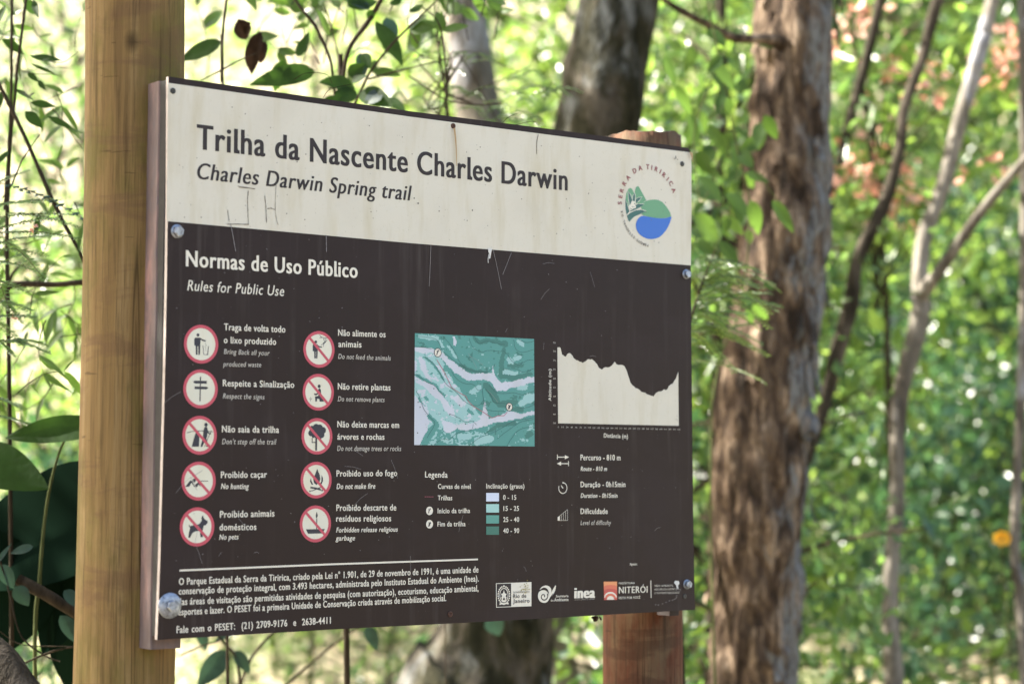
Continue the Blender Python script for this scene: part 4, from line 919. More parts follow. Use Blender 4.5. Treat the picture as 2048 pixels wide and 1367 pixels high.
tree('forest_tree', 'slender pale sunlit tree with a kinked trunk near the right edge', 'tree', [(1778, 1480, 42), (1788, 1367, 40), (1778, 1200, 34), (1794, 1000, 31), (1800, 800, 34), (1838, 640, 36), (1842, 500, 30), (1886, 370, 31), (1918, 250, 31), (1966, 80, 32), (1990, -20, 30)], 7.0, 6.5, M_barkC, M_leafW, (1.6, 20, 9, .12, .06), .16, 14, seg=20, ridge=.004,
     extra=[[pt(1832, 600, 7.0, .03), pt(1880, 540, 6.9, .022), pt(1950, 440, 6.8, .02), pt(2040, 330, 6.7, .016), pt(2120, 250, 6.6, .012)]])
tree('forest_tree', 'thin dark slanting tree between the peeling trunk and the pale slender one', 'tree', [(1545, 1330, 24), (1588, 1010, 22), (1640, 840, 24), (1676, 700, 28), (1700, 610, 30), (1716, 520, 25), (1770, 405, 25), (1800, 300, 22), (1808, 220, 22), (1846, 110, 20), (1880, -20, 20)], 6.9, 6.0, M_barkD, M_leafW, (1.4, 18, 8, .11, .05), .16, 15, seg=16, ridge=.004)
tree('forest_tree', 'thinnest dark stem rising just right of the peeling trunk top', 'tree', [(1610, 700, 20), (1660, 420, 20), (1700, 240, 22), (1738, 100, 22), (1765, -20, 22)], 7.4, 6.0, M_barkD, M_leafA, (1.4, 16, 8, .11, .05), .08, 16, seg=8)
tree('forest_tree', 'tan trunk cut by the right edge of the view', 'tree', [(2052, 1420, 24), (2040, 1180, 24), (2030, 1080, 22), (2046, 700, 22), (2052, 320, 24), (2046, 0, 24)], 7.0, 6.0, M_barkC, M_leafB, (1.4, 16, 8, .11, .05), .08, 17, seg=8)
tree('forest_tree', 'dark thin trunk in the gap between the mossy tree and the peeling one', 'tree', [(1430, 700, 22), (1440, 300, 22), (1446, 120, 22), (1442, -20, 20)], 7.6, 6.0, M_barkD, M_leafB, (1.4, 16, 8, .11, .05), .08, 18, seg=8)

# ---------------------------------------------------------------- saplings
def make_sapling(H, rad, L, Wd, nl, per, seed, stemm, leafm, label, spread=.18, fl=.35, low=.12):
    root = empty('understorey_sapling', (0, 0, 0), label, 'sapling', 'saplings on the slope behind the board')
    g = np.random.default_rng(seed); T = Tubes(); P = [(0, 0, -.3, .030)]
    for i in range(1, 6): P.append((g.normal() * .07 * i, g.normal() * .07 * i, H * i / 5.2, .030 * (1 - i / 6.2)))
    T.add(P, 24, 8, .05); A = np.array(P); cent = []
    for i in range(nl):
        t = low + (1 - low) * (i + .5) / nl; z = H * t; b = np.array([np.interp(z, A[:, 2], A[:, k]) for k in (0, 1)] + [z])
        a = i * 2.4 + g.normal() * .4; ln = rad * (1.15 - .75 * t) * g.uniform(.6, 1.2)
        e = b + np.array([math.cos(a) * ln, math.sin(a) * ln, ln * g.uniform(.1, .6)]); T.add([(*b, .014), (*((b + e) / 2 + [0, 0, .06]), .010), (*e, .004)], 6, 5)
        for k in range(6): cent.append(b + (e - b) * (.25 + .16 * k) + g.normal(size=3) * .05)
    T.build('stem', stemm, root); v, f = leaf_cloud(cent, spread, per, L, Wd, .4, fl, g); mesh_obj('foliage', v, f, leafm, root)
    return root
protos = [make_sapling(4.0, 1.2, .115, .058, 26, 11, 31, M_twig, M_leafA, ''), make_sapling(3.6, 1.1, .075, .036, 28, 16, 32, M_twig, M_leafB, ''),
          make_sapling(4.2, 1.2, .060, .026, 26, 20, 33, M_twig, M_leafW, '', .2), make_sapling(3.2, 1.2, .14, .07, 24, 12, 34, M_greentwig, M_leafD, '')]
used = [False] * 4
def sapling(px, Y, k, s, label, rot=None):
    p = at(px, 900, Y); z = gz1(p.x, Y)
    o = protos[k] if not used[k] else copy_tree(protos[k], label)
    used[k] = True; o['label'] = label; o.location = (p.x, Y, z); o.scale = (s, s, s); o.rotation_euler = (0, 0, rot if rot is not None else (px * .37) % 6.28)
for a in [
 (1440, 7.9, 0, 0.80, 'broad leaved sapling with lime leaves between the board and the peeling trunk'),
 (1395, 12.7, 1, 1.28, 'small leaved green sapling showing just past the right edge of the board'),
 (1700, 13.8, 1, 1.42, 'small leaved sapling around the thin dark slanting tree'),
 (1905, 14.3, 0, 1.42, 'broad leaved bright sapling just right of the slender pale tree'),
 (2040, 13.0, 1, 1.35, 'small leaved sapling crowding the right edge of the view'),
 (1655, 16.2, 2, 1.55, 'fine leaved pale sapling right of the peeling trunk, far up the slope'),
 (1800, 18.1, 0, 1.55, 'broad leaved sapling high on the slope behind the slender pale tree'),
 (1975, 18.9, 2, 1.69, 'fine leaved pale sapling high on the slope at far right'),
 (1430, 16.9, 0, 1.62, 'broad leaved sapling high on the slope between the board and the peeling trunk'),
 (1850, 11.6, 3, 0.70, 'low dark large leaved sapling at the foot of the slender pale tree'),
 (1690, 12.2, 1, 0.65, 'low leafy sapling between the peeling trunk and the slender pale tree'),
 (1985, 11.1, 3, 0.74, 'low dark large leaved sapling in the lower right corner'),
 (1930, 12.4, 1, 0.81, 'low small leaved sapling right of the slender tree foot'),
 (900, 15.9, 0, 1.42, 'broad leaved sapling far behind the cream title band'),
 (1060, 14.6, 1, 1.55, 'small leaved sapling between the pale trunk and the mossy trunk'),
 (1330, 16.7, 0, 1.62, 'broad leaved bright sapling behind the mossy leaning tree'),
 (640, 18.9, 2, 1.42, 'fine leaved pale sapling far off above the middle of the board'),
 (560, 11.6, 3, 0.54, 'low dark large leaved sapling below the footer text of the board'),
 (720, 13.2, 1, 0.65, 'low small leaved sapling below the board, left of the mossy tree foot'),
 (430, 13.5, 0, 0.62, 'low broad leaved sapling below the board beside the yellow post'),
 (1150, 13.0, 0, 0.81, 'low broad leaved sapling left of the reddish post'),
 (20, 13.0, 1, 1.22, 'small leaved sapling at the left edge of the view'),
 (140, 17.6, 2, 1.49, 'fine leaved pale sapling far off left of the yellow post'),
 (90, 7.6, 3, 0.50, 'low dark large leaved sapling left of the yellow post foot'),
 (480, 10.6, 1, .50, 'low small leaved sapling below the board, right of the yellow post foot'),
 (620, 11.4, 0, .62, 'low broad leaved sapling on the slope below the middle of the footer'),
 (790, 10.8, 1, .56, 'low small leaved sapling below the board, nearest the mossy tree'),
 (390, 12.5, 0, .62, 'low broad leaved sapling on the slope just right of the yellow post'),
 (1170, 12.6, 1, .72, 'low small leaved sapling on the slope between mossy tree foot and reddish post'),
 (70, 10.6, 0, .60, 'low broad leaved sapling on the slope left of the yellow post'),
 (1905, 10.3, 3, .60, 'lowest dark large leaved sapling near the bottom right, right of the slender tree'),
 (1740, 10.6, 1, .58, 'lowest small leaved sapling between the peeling trunk foot and the slender tree'),
 (2030, 10.8, 0, .62, 'low broad leaved sapling at the bottom right corner edge'),
 (1405, 7.3, 1, .85, 'small leaved sapling filling the gap between board and peeling trunk'),
 (1470, 8.6, 3, .85, 'dark large leaved sapling just left of the peeling trunk'),
 (60, 9.0, 1, .80, 'small leaved dark sapling behind the willowy stems at the left edge'),
]: sapling(*a)

# ---------------------------------------------------------------- undergrowth: the far slope's leaves, one mass
g = np.random.default_rng(77); parts = []; midx = []
for i in range(1500):
    y = g.uniform(11.5, 40); x = g.uniform(-.34 * y - 1, .34 * y + 1)
    right = (x / y + .26) / .52
    if g.uniform() > .11 + .20 * right + (.14 + .2 * max(0, right) if y < 16 else 0): continue
    if y > 20 and right > .5 and g.uniform() < .6: continue
    h = g.uniform(.3, 2.2) * (.55 + .9 * max(0, right)); n = int(46 + 84 * max(0, right)); c = np.array([x, y, gz1(x, y)])
    cc = c + np.stack([g.normal(size=n) * .5, g.normal(size=n) * .5, g.uniform(.05, 1, n) * h], 1)
    s = .06 + .0052 * y
    v, f = leaf_cloud(cc, .12, 1, s, s * .5, .3, .55, g); parts.append((v, f)); midx += [int(g.choice(4, p=[.38, .24, .08, .30]))] * len(f)
v, f = merge(parts)
tag(mesh_obj('undergrowth', v, f, [M_leafA, M_leafB, M_leafD, M_leafW], None, midx), 'mass of sunlit leafy undergrowth covering the far slope', 'undergrowth', kind='stuff')

# ---------------------------------------------------------------- near plants
class Leaves:
    def __init__(s): s.v = []; s.f = []
    def blade(s, base, tip, width, nrm=(0, -1, .3), curl=.12, fold=.18, prof='ovate', wav=.0, nu=10, nw=6):
        b, t = Vector(base), Vector(tip); L = (t - b).length; a = (t - b) / L; nn = Vector(nrm); side = a.cross(nn).normalized(); up = side.cross(a).normalized(); o = len(s.v)
        for i in range(nu + 1):
            u = i / nu
            if prof == 'ovate': wd = math.sin(math.pi * min(1, u ** .75)) ** .8
            elif prof == 'heart': wd = (math.sin(math.pi * (u * .93 + .07) ** .62)) ** .7
            else: wd = math.sin(math.pi * u ** .85) ** 1.1
            wd = max(wd, .02) * width * .5
            for j in range(nw + 1):
                q = -1 + 2 * j / nw
                p = b + a * (L * u) + side * (q * wd) + up * (-curl * L * (u - .2) ** 2 + fold * wd * abs(q) + wav * L * math.sin(u * 9 + q * 2) * abs(q))
                s.v.append(p)
        for i in range(nu):
            for j in range(nw): k = o + i * (nw + 1) + j; s.f.append((k, k + 1, k + nw + 2, k + nw + 1))
    def px(s, a, b, wpx, Y, dY=0.0, **k): s.blade(at(*a, Y), at(*b, Y + dY), wpx / FPX * Y, **k)
    def small(s, P, A, S, L, W):
        v, f = leaf_arrays(np.array([P], float), np.array([A], float), np.array([S], float), np.array([L]), np.array([W])); o = len(s.v); s.v += [tuple(q) for q in v]; s.f += [tuple(int(i) + o for i in q) for q in f]
    def pinnate(s, a, b, n, ll, lw, T, droop=.02, r=.0012, up=(0, -.4, 1)):
        a, b = Vector(a), Vector(b); ax = (b - a).normalized(); sd = ax.cross(Vector(up)).normalized()
        mid = (a + b) / 2 + Vector((0, 0, droop)); T.add([(*a, r), (*mid, r), (*b, r * .5)], 8, 4)
        for i in range(n):
            t = (i + 1) / (n + .5); p = a * (1 - t) ** 2 + (mid * 2 - (a + b) / 2) * (2 * t * (1 - t)) + b * t * t
            for q in (-1, 1):
                d = (sd * q + ax * .35 + Vector((0, 0, random.uniform(-.25, .1)))).normalized(); s.small(p, d, d.cross(Vector((random.uniform(-.4, .4), -.7, .7))).normalized(), ll * (1 - .35 * abs(t - .45)) * random.uniform(.85, 1.1), lw)
    def build(s, name, mat, parent, smooth=True): return mesh_obj(name, s.v, s.f, mat, parent, smooth=smooth)
def stem_px(T, rows, Y, r, dY=0.0, ground=False, n=22):
    P = []
    for i, (x, y) in enumerate(rows):
        yy = Y + dY * i / max(1, len(rows) - 1); p = at(x, y, yy); rr = r[i] if isinstance(r, (list, tuple)) else r; P.append((p.x, p.y, p.z, rr / 2 / FPX * yy))
    if ground: x, y, z, rr = P[-1]; P.append((x + .05, y, gz1(x, y) - .1, rr * 1.3))
    T.add(P, n, 8, .10, 30)
def plant(name, label, cat, px, Y):
    p = at(px, 900, Y); return empty(name, (p.x, Y, gz1(p.x, Y)), label, cat)

# broad leaved shrub behind the board's top edge
Y = 4.5; rt = plant('broadleaf_shrub', 'shrub with large dark green leaves showing above the top edge of the board', 'shrub', 690, Y)
T = Tubes(); Lf = Leaves()
Zs = lambda x, y: (340 + x / 3.103, y / 3.103)
def ZQ(*q): return [Zs(*p) for p in q]
stem_px(T, ZQ((720, -120), (790, 20), (905, 170), (990, 360), (1010, 470), (1040, 700)), Y, [4, 5, 7, 6, 6, 7])
stem_px(T, ZQ((1380, -130), (1310, 0), (1220, 150), (1130, 270), (1085, 400), (1070, 600), (1060, 900)), Y, [7, 9, 10, 9, 9, 10, 11], .05, True)
stem_px(T, ZQ((1720, -60), (1640, 20), (1410, 240), (1300, 370), (1230, 470), (1150, 640), (1090, 800)), Y + .05, [2, 3, 5, 5, 5, 6, 6])
stem_px(T, ZQ((365, -60), (345, 40), (325, 260), (320, 510), (330, 800)), Y - .1, [4, 5, 5, 5, 5], 0, True)
stem_px(T, ZQ((190, 500), (330, 430), (440, 370), (540, 330)), Y - .1, [2, 4, 3, 3])
stem_px(T, ZQ((1230, 490), (1380, 450), (1500, 420), (1700, 370), (1800, 350)), Y + .1, [4, 4, 3, 2, 1])
stem_px(T, ZQ((1480, 470), (1600, 550), (1720, 620), (1900, 650), (2060, 640)), Y + .1, [2, 3, 3, 3, 2])
stem_px(T, ZQ((960, 30), (1010, 200), (1060, 420)), Y + .2, [2, 3, 3]); stem_px(T, ZQ((1090, 60), (1095, 130), (1070, 260)), Y + .2, 2)
stem_px(T, ZQ((1560, 40), (1660, 130), (1700, 300), (1710, 600), (1640, 760)), Y + .1, [2, 3, 4, 3, 2])
T.build('stem', M_twig, rt)
Lf.px(Zs(322, 262), Zs(52, 372), 36, Y - .1, .04, curl=.05, nrm=(0, -1, .25))
Lf.px(Zs(900, 440), Zs(512, 500), 44, Y, -.06, curl=.30, nrm=(.1, -1, .1)); Lf.px(Zs(700, 370), Zs(650, 572), 36, Y - .02, .02, curl=.1, prof='lance', nrm=(.3, -1, 0))
Lf.px(Zs(790, 355), Zs(866, 216), 24, Y, .02, curl=-.25, nrm=(-.2, -1, .1)); Lf.px(Zs(1150, 545), Zs(945, 492), 40, Y, -.06, curl=.2, nrm=(0, -1, .4)); Lf.px(Zs(1150, 560), Zs(1010, 640), 40, Y - .03, -.04, curl=.2, nrm=(0, -1, .3))
Lf.px(Zs(1110, 470), Zs(1205, 400), 30, Y - .04, -.03, curl=.1, nrm=(.3, -1, .1)); Lf.px(Zs(1130, 500), Zs(1215, 470), 26, Y - .05, -.02, nrm=(0, -1, .5))
Lf.px(Zs(1180, 570), Zs(1370, 640), 44, Y - .05, -.06, curl=.2, nrm=(-.1, -1, .3)); Lf.px(Zs(1060, 610), Zs(930, 700), 40, Y, -.05)
Lf.px(Zs(1275, 130), Zs(1452, 395), 40, Y + .1, -.05, curl=.12, prof='lance', nrm=(.5, -1, .1)); Lf.px(Zs(1200, 330), Zs(1235, 420), 24, Y, -.02)
Lf.px(Zs(1100, 40), Zs(1290, -5), 40, Y + .1, .05); Lf.px(Zs(1390, -10), Zs(1420, 30), 30, Y + .1); Lf.px(Zs(1350, 610), Zs(1460, 690), 26, Y, -.03, nrm=(0, -1, .7))
Lf.px(Zs(1600, 170), Zs(1450, 300), 60, Y + .5, .1, nrm=(0, -1, .2)); Lf.px(Zs(1250, 60), Zs(1240, 140), 18, Y, .02)
Lf.build('foliage', M_big, rt)
Ld = Leaves(); Ld.px(Zs(420, 120), Zs(480, 260), 36, Y - .05, .03, curl=.5, fold=.6, wav=.06); Ld.px(Zs(500, 140), Zs(440, 220), 24, Y - .05, .02, curl=.6, fold=.7); Ld.px(Zs(560, 200), Zs(480, 470), 34, Y - .05, .03, curl=.4, fold=.7, wav=.05); Ld.px(Zs(590, 260), Zs(540, 400), 30, Y, .02, curl=.5, fold=.5, wav=.05)
tag(Ld.build('dry_leaves', M_dry, rt), 'curled brown dead leaves')
Lb = Leaves(); 
Lb.px(Zs(1180, 330), Zs(1210, 470), 26, Y + .02, nrm=(.2, -1, .3)); Lb.px(Zs(1320, 580), Zs(1200, 640), 40, Y - .08, nrm=(0, -.8, .7)); Lb.px(Zs(1240, 60), Zs(1090, -10), 36, Y + .12, nrm=(0, -.6, .8)); Lb.px(Zs(1340, 110), Zs(1400, 270), 36, Y + .13, nrm=(.4, -.8, .5))
Lb.build('glossy_foliage', M_shadeleaf, rt)
T = Tubes(); Ls = Leaves(); rq = random.Random(31); Y = 4.7
for i in range(34):
    x = rq.uniform(370, 1000); y = rq.uniform(-20, 180); a = rq.uniform(-2.6, -.5); l = rq.uniform(70, 190); pts = [(x, y)]
    for k in range(3): a += rq.uniform(-.5, .5); pts.append((pts[-1][0] + l / 3 * math.cos(a), pts[-1][1] + l / 3 * math.sin(a)))
    dy = rq.uniform(-.1, .7); stem_px(T, pts, Y + dy, [3, 2.4, 1.8, 1], .05, n=8)
    for k in range(rq.randint(2, 5)):
        t = rq.uniform(.25, 1); q = pts[1] if t < .5 else pts[2 if t < .8 else 3]; b_ = a + rq.choice((-1, 1)) * rq.uniform(.4, 1.1); ll = rq.uniform(26, 62)
        Ls.px(q, (q[0] + ll * math.cos(b_), q[1] + ll * math.sin(b_) + rq.uniform(0, 14)), ll * rq.uniform(.35, .6), Y + dy, rq.uniform(-.06, .06), nrm=(rq.uniform(-.6, .6), -1, rq.uniform(-.1, .9)), curl=rq.uniform(.05, .3), nu=6, nw=4)
T.build('twigs', M_twig, rt); Ls.build('small_foliage', M_shrubleaf, rt)
# feathery twigs behind, above the board
T = Tubes(); Lf = Leaves(); Y = 5.0; rt = plant('feathery_bush', 'bush with fine feathery leaves above the middle of the board', 'shrub', 860, Y)
stem_px(T, ((905, 330), (895, 215), (880, 120), (870, 20), (875, -60)), Y, [6, 5, 4, 3, 2], 0, True)
rq = random.Random(5)
for i in range(46):
    x = rq.uniform(770, 1090); y = rq.uniform(110, 260); a = at(x, y, Y + rq.uniform(-.15, .4)); b = at(x + rq.uniform(30, 85) * rq.choice((-1, 1)), y + rq.uniform(-12, 22), Y + rq.uniform(-.15, .3)); Lf.pinnate(a, b, 14, .013, .0045, T)
for i in range(8): stem_px(T, ((890, rq.uniform(60, 260)), (890 + rq.uniform(-60, 60), rq.uniform(100, 250)), (930 + rq.uniform(-150, 160), rq.uniform(110, 260))), Y, [4, 2.5, 1.5])
T.build('stem', M_twig, rt); Lf.build('foliage', M_leafB, rt, False)

# slender stems and narrow leaves at the left edge
Y = 4.3; rt = plant('willowy_shrub', 'thin stemmed shrub with narrow drooping leaves at the left of the yellow post', 'shrub', 30, Y)
T = Tubes(); Lf = Leaves()
stem_px(T, ((28, -60), (24, 0), (22, 205), (17, 340), (14, 520), (20, 900)), Y, [5, 6, 6, 9, 8, 9], 0, True)
stem_px(T, ((60, -60), (51, 7), (38, 110), (33, 146), (31, 183), (15, 340), (10, 420)), Y, [5, 6, 6, 6, 6, 7, 7])
stem_px(T, ((-30, 110), (0, 172), (22, 216), (55, 285), (91, 369), (124, 439), (157, 500), (200, 590)), Y - .05, [6, 7, 8, 8, 8, 8, 7, 7])
stem_px(T, ((80, 268), (45, 320), (22, 372), (4, 396)), Y - .1, [2, 3, 3, 2]); stem_px(T, ((60, 110), (120, 125), (158, 102)), Y, [2, 2, 1]); stem_px(T, ((30, 130), (55, 145), (116, 150)), Y, 1.6)
for a, b, wd in (((4, 78), (50, 108), 20), ((62, 113), (122, 119), 15), ((45, 0), (76, 30), 26), ((66, 0), (76, 34), 14), ((62, 128), (115, 150), 8), ((60, 205), (112, 212), 18), ((50, 222), (85, 255), 24), ((95, 232), (148, 258), 14), ((55, 145), (78, 165), 14), ((76, 160), (90, 180), 12), ((30, 178), (66, 198), 10), ((5, 180), (-10, 230), 16), ((12, 10), (-14, 60), 18), ((70, 185), (48, 200), 8), ((84, 420), (64, 480), 16), ((20, 300), (-10, 330), 14)): Lf.px(a, b, wd, Y, random.uniform(-.05, .05), prof='lance', curl=random.uniform(.05, .2), nrm=(random.uniform(-.3, .3), -1, random.uniform(.1, .6)))
Ls = Leaves(); rq = random.Random(41)
for i in range(40):
    x = rq.uniform(-30, 165); y = rq.uniform(-30, 820); a = rq.uniform(0, 6.28); l = rq.uniform(60, 170); pts = [(x, y)]; dy = rq.uniform(-.1, 1.0)
    for k in range(3): a += rq.uniform(-.5, .5); pts.append((pts[-1][0] + l / 3 * math.cos(a), pts[-1][1] + l / 3 * math.sin(a)))
    stem_px(T, pts, Y + dy, [2.6, 2, 1.6, 1], .05, n=8)
    for k in range(rq.randint(2, 5)):
        q = pts[rq.randint(1, 3)]; b_ = a + rq.choice((-1, 1)) * rq.uniform(.3, 1.2); ll = rq.uniform(24, 66)
        Ls.px(q, (q[0] + ll * math.cos(b_), q[1] + ll * math.sin(b_) + rq.uniform(0, 16)), ll * rq.uniform(.13, .32), Y + dy, rq.uniform(-.06, .06), nrm=(rq.uniform(-.6, .6), -1, rq.uniform(-.1, .9)), curl=rq.uniform(.05, .3), nu=6, nw=4)
T.build('stem', M_twig, rt); Lf.build('foliage', M_big, rt); Ls.build('small_foliage', M_shrubleaf, rt)
# pinnate acacia sprays at the left
Y = 4.1; rt = plant('acacia_sapling', 'sapling with comb like compound leaves left of the yellow post', 'sapling', -60, Y)
T = Tubes(); Lf = Leaves(); Lg = Leaves()
stem_px(T, ((-40, 300), (-46, 420), (-50, 600), (-55, 900)), Y, [8, 9, 10, 12], 0, True)
for a, b in (((0, 366), (170, 440)), ): Lg.pinnate(at(*a, Y), at(*b, Y - .05), 11, .017, .012, T, .012)
for a, b in (((-45, 420), (75, 405)), ((-40, 440), (165, 430)), ((-40, 470), (120, 436)), ((10, 425), (160, 455)), ((-45, 500), (100, 470)), ((0, 465), (160, 478)), ((-50, 520), (85, 545)), ((-30, 500), (95, 512)), ((-45, 600), (60, 620)), ((0, 600), (40, 645)), ((10, 480), (90, 560)), ((-50, 560), (50, 505)), ((-45, 655), (26, 710)), ((0, 680), (100, 705)), ((10, 682), (92, 690)), ((-40, 790), (40, 815)), ((-30, 640), (70, 635)), ((-45, 470), (20, 620)), ((-40, 420), (120, 400)), ((-40, 390), (60, 340)), ((-45, 560), (60, 585)), ((-45, 620), (45, 690)), ((-45, 830), (60, 850))):
    Lf.pinnate(at(*a, Y + random.uniform(-.1, .1)), at(*b, Y + random.uniform(-.15, .15)), 22, .017, .0052, T, .008)
T.build('stem', M_greentwig, rt); Lf.build('foliage', M_leafB, rt, False); tag(Lg.build('backlit_leaflets', M_shadeleaf, rt, False), 'row of round blue green leaflets')
Lr = Leaves()
for x, y in ((65, 460), (70, 452), (28, 636)):
    for i in range(5): Lr.px((x, y), (x + random.uniform(-9, 9), y + random.uniform(-7, 8)), 5, Y - .02, .01)
Lr.build('blossom', M_red, rt)
# dead branch
p = at(-120, 600, 4.6); rt = empty('dead_branch', (p.x, p.y, gz1(p.x, p.y)), 'dark bare branch reaching level behind the yellow post, with a fork at its left', 'branch')
T = Tubes(); stem_px(T, ((-150, 1100), (-90, 720), (-20, 610), (5, 580), (40, 568), (110, 569), (165, 564), (240, 560), (330, 540)), 4.6, [26, 24, 20, 17, 14, 12, 12, 10, 6]); stem_px(T, ((5, 580), (30, 540), (48, 528)), 4.6, [10, 6, 3])
v0 = T.v; mesh_obj('limb', T.v, T.f, M_twig, rt, smooth=True)
# big leaved plant at lower left
Y = 4.2; rt = plant('large_leaved_plant', 'plant with very big dark heart shaped leaves at lower left beside the yellow post', 'plant', 60, Y)
T = Tubes(); Lf = Leaves()
stem_px(T, ((150, 850), (120, 900), (95, 1000), (80, 1150), (70, 1400)), Y + .02, [4, 5, 6, 8, 9], 0, True)
Lf.px((205, 850), (8, 872), 62, Y, -.05, curl=.06, nrm=(0, -1, .5), prof='ovate', wav=.01)
Lf.px((-70, 905), (96, 974), 96, Y - .03, -.04, curl=.05, nrm=(.1, -1, .4), wav=.01)
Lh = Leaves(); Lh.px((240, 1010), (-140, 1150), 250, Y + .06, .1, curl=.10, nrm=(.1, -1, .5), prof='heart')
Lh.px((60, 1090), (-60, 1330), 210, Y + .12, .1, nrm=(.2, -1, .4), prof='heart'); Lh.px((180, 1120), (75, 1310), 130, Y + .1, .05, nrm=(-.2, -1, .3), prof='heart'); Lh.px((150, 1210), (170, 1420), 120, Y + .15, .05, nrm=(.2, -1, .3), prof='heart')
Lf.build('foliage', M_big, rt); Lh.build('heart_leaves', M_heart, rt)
Lb = Leaves(); Lb.px((0, 1128), (28, 1176), 30, Y - .05, nrm=(.3, -1, .2)); Lb.px((30, 1172), (58, 1210), 34, Y - .02, nrm=(-.2, -.7, .8)); Lb.px((128, 1180), (165, 1215), 30, Y - .02, nrm=(0, -.7, .8)); Lb.px((120, 1230), (165, 1290), 34, Y, nrm=(0, -.7, .8)); Lb.px((66, 1092), (20, 1105), 18, Y - .05); Lb.px((-10, 1130), (22, 1085), 10, Y - .05, prof='lance')
Lb.build('glossy_foliage', M_shadeleaf, rt)
T2 = Tubes(); stem_px(T2, ((0, 1120), (20, 1190), (42, 1270), (90, 1310), (120, 1322)), Y - .05, 3.0); T2.add([pt(36, 1158, Y, .012), pt(95, 1190, Y, .013), pt(165, 1235, Y + .03, .010)], 10, 8); stem_px(T2, ((20, 1340), (60, 1320), (110, 1300), (170, 1288)), Y, 4); stem_px(T2, ((0, 1262), (45, 1288), (150, 1292)), Y, 2)
T.v += []; T.build('stem', M_greentwig, rt); T2.build('runner', M_twig, rt)
# scrap of dead leaf on a thread
c_ = at(1189, 1238, 4.0); rt = empty('dead_leaf', tuple(at(1195, 1222, 4.0)), 'tiny black scrap of dead leaf hanging under the board beside the reddish post', 'leaf')
T = Tubes(); T.add([(*at(1196, 1220, 4.0), .0004), (*at(1192, 1232, 4.0), .0004)], 3, 4); T.build('thread', M_twig, rt)
Ls = Leaves(); Ls.px((1196, 1231), (1186, 1243), 11, 4.0, .004, curl=.5, wav=.12, fold=.6); Ls.px((1191, 1236), (1182, 1233), 6, 4.0, wav=.1); Ls.px((1203, 1240), (1198, 1230), 4, 4.0); Ls.build('blade', M_dry, rt)
# log in the corner
p = at(0, 1345, 4.0); rt = empty('fallen_trunk', (p.x, p.y, gz1(p.x, p.y)), 'dark fallen trunk in the lower left corner', 'log')
T = Tubes(); T.add([pt(-220, 1180, 4.1, .06), pt(-60, 1300, 4.05, .06), pt(20, 1385, 4.0, .055), pt(140, 1530, 3.95, .05)], 20, 14, .15); mesh_obj('log', T.v, T.f, M_barkD, rt, smooth=True)
# plant under the board
Y = 4.9; rt = plant('trailing_plant', 'plant with a drooping dark leaf and thin stems below the board', 'plant', 470, Y)
T = Tubes(); Lf = Leaves()
stem_px(T, ((410, 1200), (440, 1275), (470, 1310), (480, 1380), (470, 1460)), Y, [3, 4, 5, 6, 6], 0, True); stem_px(T, ((610, 1210), (540, 1270), (500, 1320), (470, 1400)), Y + .1, [3, 5, 6, 6]); stem_px(T, ((720, 1250), (640, 1310), (560, 1380)), Y + .3, [4, 5, 6]); stem_px(T, ((360, 1310), (400, 1292), (440, 1280)), Y - .1, 3)
Lf.px((455, 1300), (395, 1372), 44, Y - .1, -.03, nrm=(.2, -1, .3)); Lf.px((400, 1250), (412, 1300), 24, Y); Lf.px((470, 1300), (500, 1345), 26, Y); Lf.px((380, 1240), (365, 1270), 20, Y, nrm=(0, -1, .1)); Lf.px((470, 1255), (430, 1280), 18, Y); Lf.px((735, 1250), (755, 1300), 26, Y + .3); Lf.px((980, 1230), (1000, 1270), 40, Y + .8)
T.build('stem', M_twig, rt); Lf.build('foliage', M_shadeleaf, rt)
# feathery mimosa right of the board
Y = 4.9; rt = plant('mimosa_sapling', 'sapling with feathery compound leaves poking out past the right edge of the board', 'sapling', 1370, Y)
T = Tubes(); Lf = Leaves(); Lp = Leaves(); rq = random.Random(9)
stem_px(T, ((1430, 500), (1400, 580), (1372, 680), (1360, 800), (1355, 1000)), Y, [3, 5, 6, 7, 8], 0, True)
for i in range(44):
    t = rq.random(); x0 = 1372 + 40 * t; y0 = 700 - 170 * t + rq.uniform(-20, 20); a = rq.uniform(-.35, .75); l = rq.uniform(60, 170)
    pa = at(x0, y0, Y + rq.uniform(-.1, .1)); pb = at(x0 + l * math.cos(a), y0 + l * math.sin(a), Y + rq.uniform(-.25, .2)); (Lf if rq.random() < .6 else Lp).pinnate(pa, pb, int(10 + l / 9), .016, .0055, T, .015)
T.build('stem', M_twig, rt); Lf.build('foliage', M_leafA, rt, False); Lp.build('pale_foliage', M_leafB, rt, False)
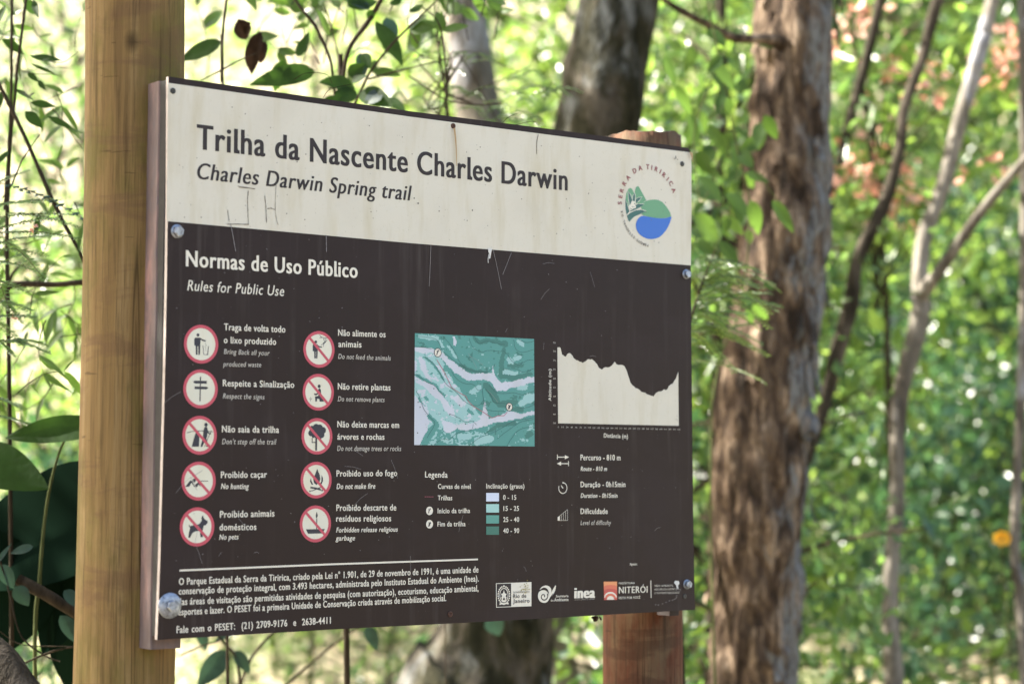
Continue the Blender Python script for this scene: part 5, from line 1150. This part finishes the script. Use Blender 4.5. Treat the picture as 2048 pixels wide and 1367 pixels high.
# broad leaves hanging in front of the peeling trunk
Y = 5.5; rt = plant('hanging_vine', 'leafy vine with pointed green leaves hanging against the peeling trunk', 'vine', 1480, Y)
T = Tubes(); Lf = Leaves(); rq = random.Random(21)
stem_px(T, ((1400, -60), (1440, 120), (1475, 300), (1500, 420), (1480, 620), (1420, 900)), Y, [4, 4, 4, 4, 4, 5], 0, True)
stem_px(T, ((1475, 300), (1540, 380), (1580, 430)), Y, 3); stem_px(T, ((1440, 120), (1390, 260), (1400, 420)), Y, 3)
for x, y, x1, y1, wd in ((1545, 400, 1590, 465, 34), (1500, 400, 1520, 470, 44), (1480, 300, 1505, 335, 36), (1455, 385, 1500, 430, 36), (1400, 350, 1445, 400, 40), (1395, 300, 1420, 350, 40), (1440, 480, 1480, 540, 40), (1390, 430, 1440, 480, 50), (1420, 250, 1450, 310, 32), (1400, 520, 1450, 555, 36), (1380, 230, 1395, 290, 36), (1350, 170, 1385, 230, 32), (1425, 120, 1470, 180, 34), (1445, 430, 1490, 470, 30), (1330, 110, 1350, 170, 30)): Lf.px((x, y), (x1, y1), wd * .8, Y + rq.uniform(-.2, .2), rq.uniform(-.06, .06), nrm=(rq.uniform(-.5, .5), -1, rq.uniform(-.2, .6)))
for i in range(70):
    x = rq.uniform(1385, 1530); y = rq.uniform(40, 620); a = rq.uniform(.2, 2.6); ll = rq.uniform(26, 56); dy = rq.uniform(-.2, 1.0)
    Lf.px((x, y), (x + ll * math.cos(a), y + ll * math.sin(a)), ll * rq.uniform(.4, .62), Y + dy, rq.uniform(-.06, .06), nrm=(rq.uniform(-.7, .7), -1, rq.uniform(-.3, .8)), nu=6, nw=4)
    if i % 2: stem_px(T, ((x - 22 * math.cos(a), y - 24), (x, y)), Y + dy, 2, n=4)
T.build('stem', M_greentwig, rt); Lf.build('foliage', M_shrubleaf, rt)
# coral flowering shrub
Y = 7.6; rt = plant('flowering_shrub', 'blurred shrub with coral pink blossom at upper right', 'shrub', 1760, Y)
T = Tubes(); g = np.random.default_rng(8); fl = []; gr = []
stem_px(T, ((1700, 20), (1720, 150), (1745, 330), (1770, 560), (1780, 900)), Y, [5, 8, 10, 12, 14], 0, True)
for x, y, n in ((1690, 52, 24), (1720, 50, 16), (1780, 125, 26), (1840, 140, 22), (1850, 165, 14), (1670, 325, 30), (1700, 315, 30), (1755, 340, 34), (1770, 355, 20), (1665, 360, 20), (1745, 385, 12), (1810, 425, 18), (1795, 310, 14), (1960, 105, 12), (2020, 125, 26), (2010, 150, 22), (2035, 110, 16), (1860, 390, 10), (1790, 370, 12), (2010, 345, 10)):
    p = at(x, y, Y + g.uniform(-.3, .3)); fl += [np.array(p) + g.normal(size=3) * .035 for _ in range(int(n * .34))]; gr += [np.array(p) + g.normal(size=3) * .12 for _ in range(7)]
    stem_px(T, ((x, y), ((x + 1750) / 2, y + 90), (1752, min(y + 240, 620))), Y, [2, 3, 5])
T.build('stem', M_twig, rt); v, f = leaf_cloud(fl, .03, 3, .055, .035, 0, .4, g); mesh_obj('blossom', v, f, M_red, rt); v, f = leaf_cloud(gr, .06, 2, .10, .05, g=g); mesh_obj('foliage', v, f, M_leafA, rt)
Y = 7.0; rt = plant('wildflower', 'single yellow flower among dark leaves at lower right', 'flower', 2003, Y)
T = Tubes(); Lf = Leaves(); stem_px(T, ((2003, 1077), (2008, 1150), (2020, 1300)), Y, 4, 0, True); c = at(2003, 1076, Y)
for i in range(7): a = i * .9; Lf.blade(c, c + Vector((math.cos(a) * .036, -.012, math.sin(a) * .028)), .03, nrm=(0, -1, 0))
T.build('stem', M_greentwig, rt); Lf.build('petals', M_yellow, rt)
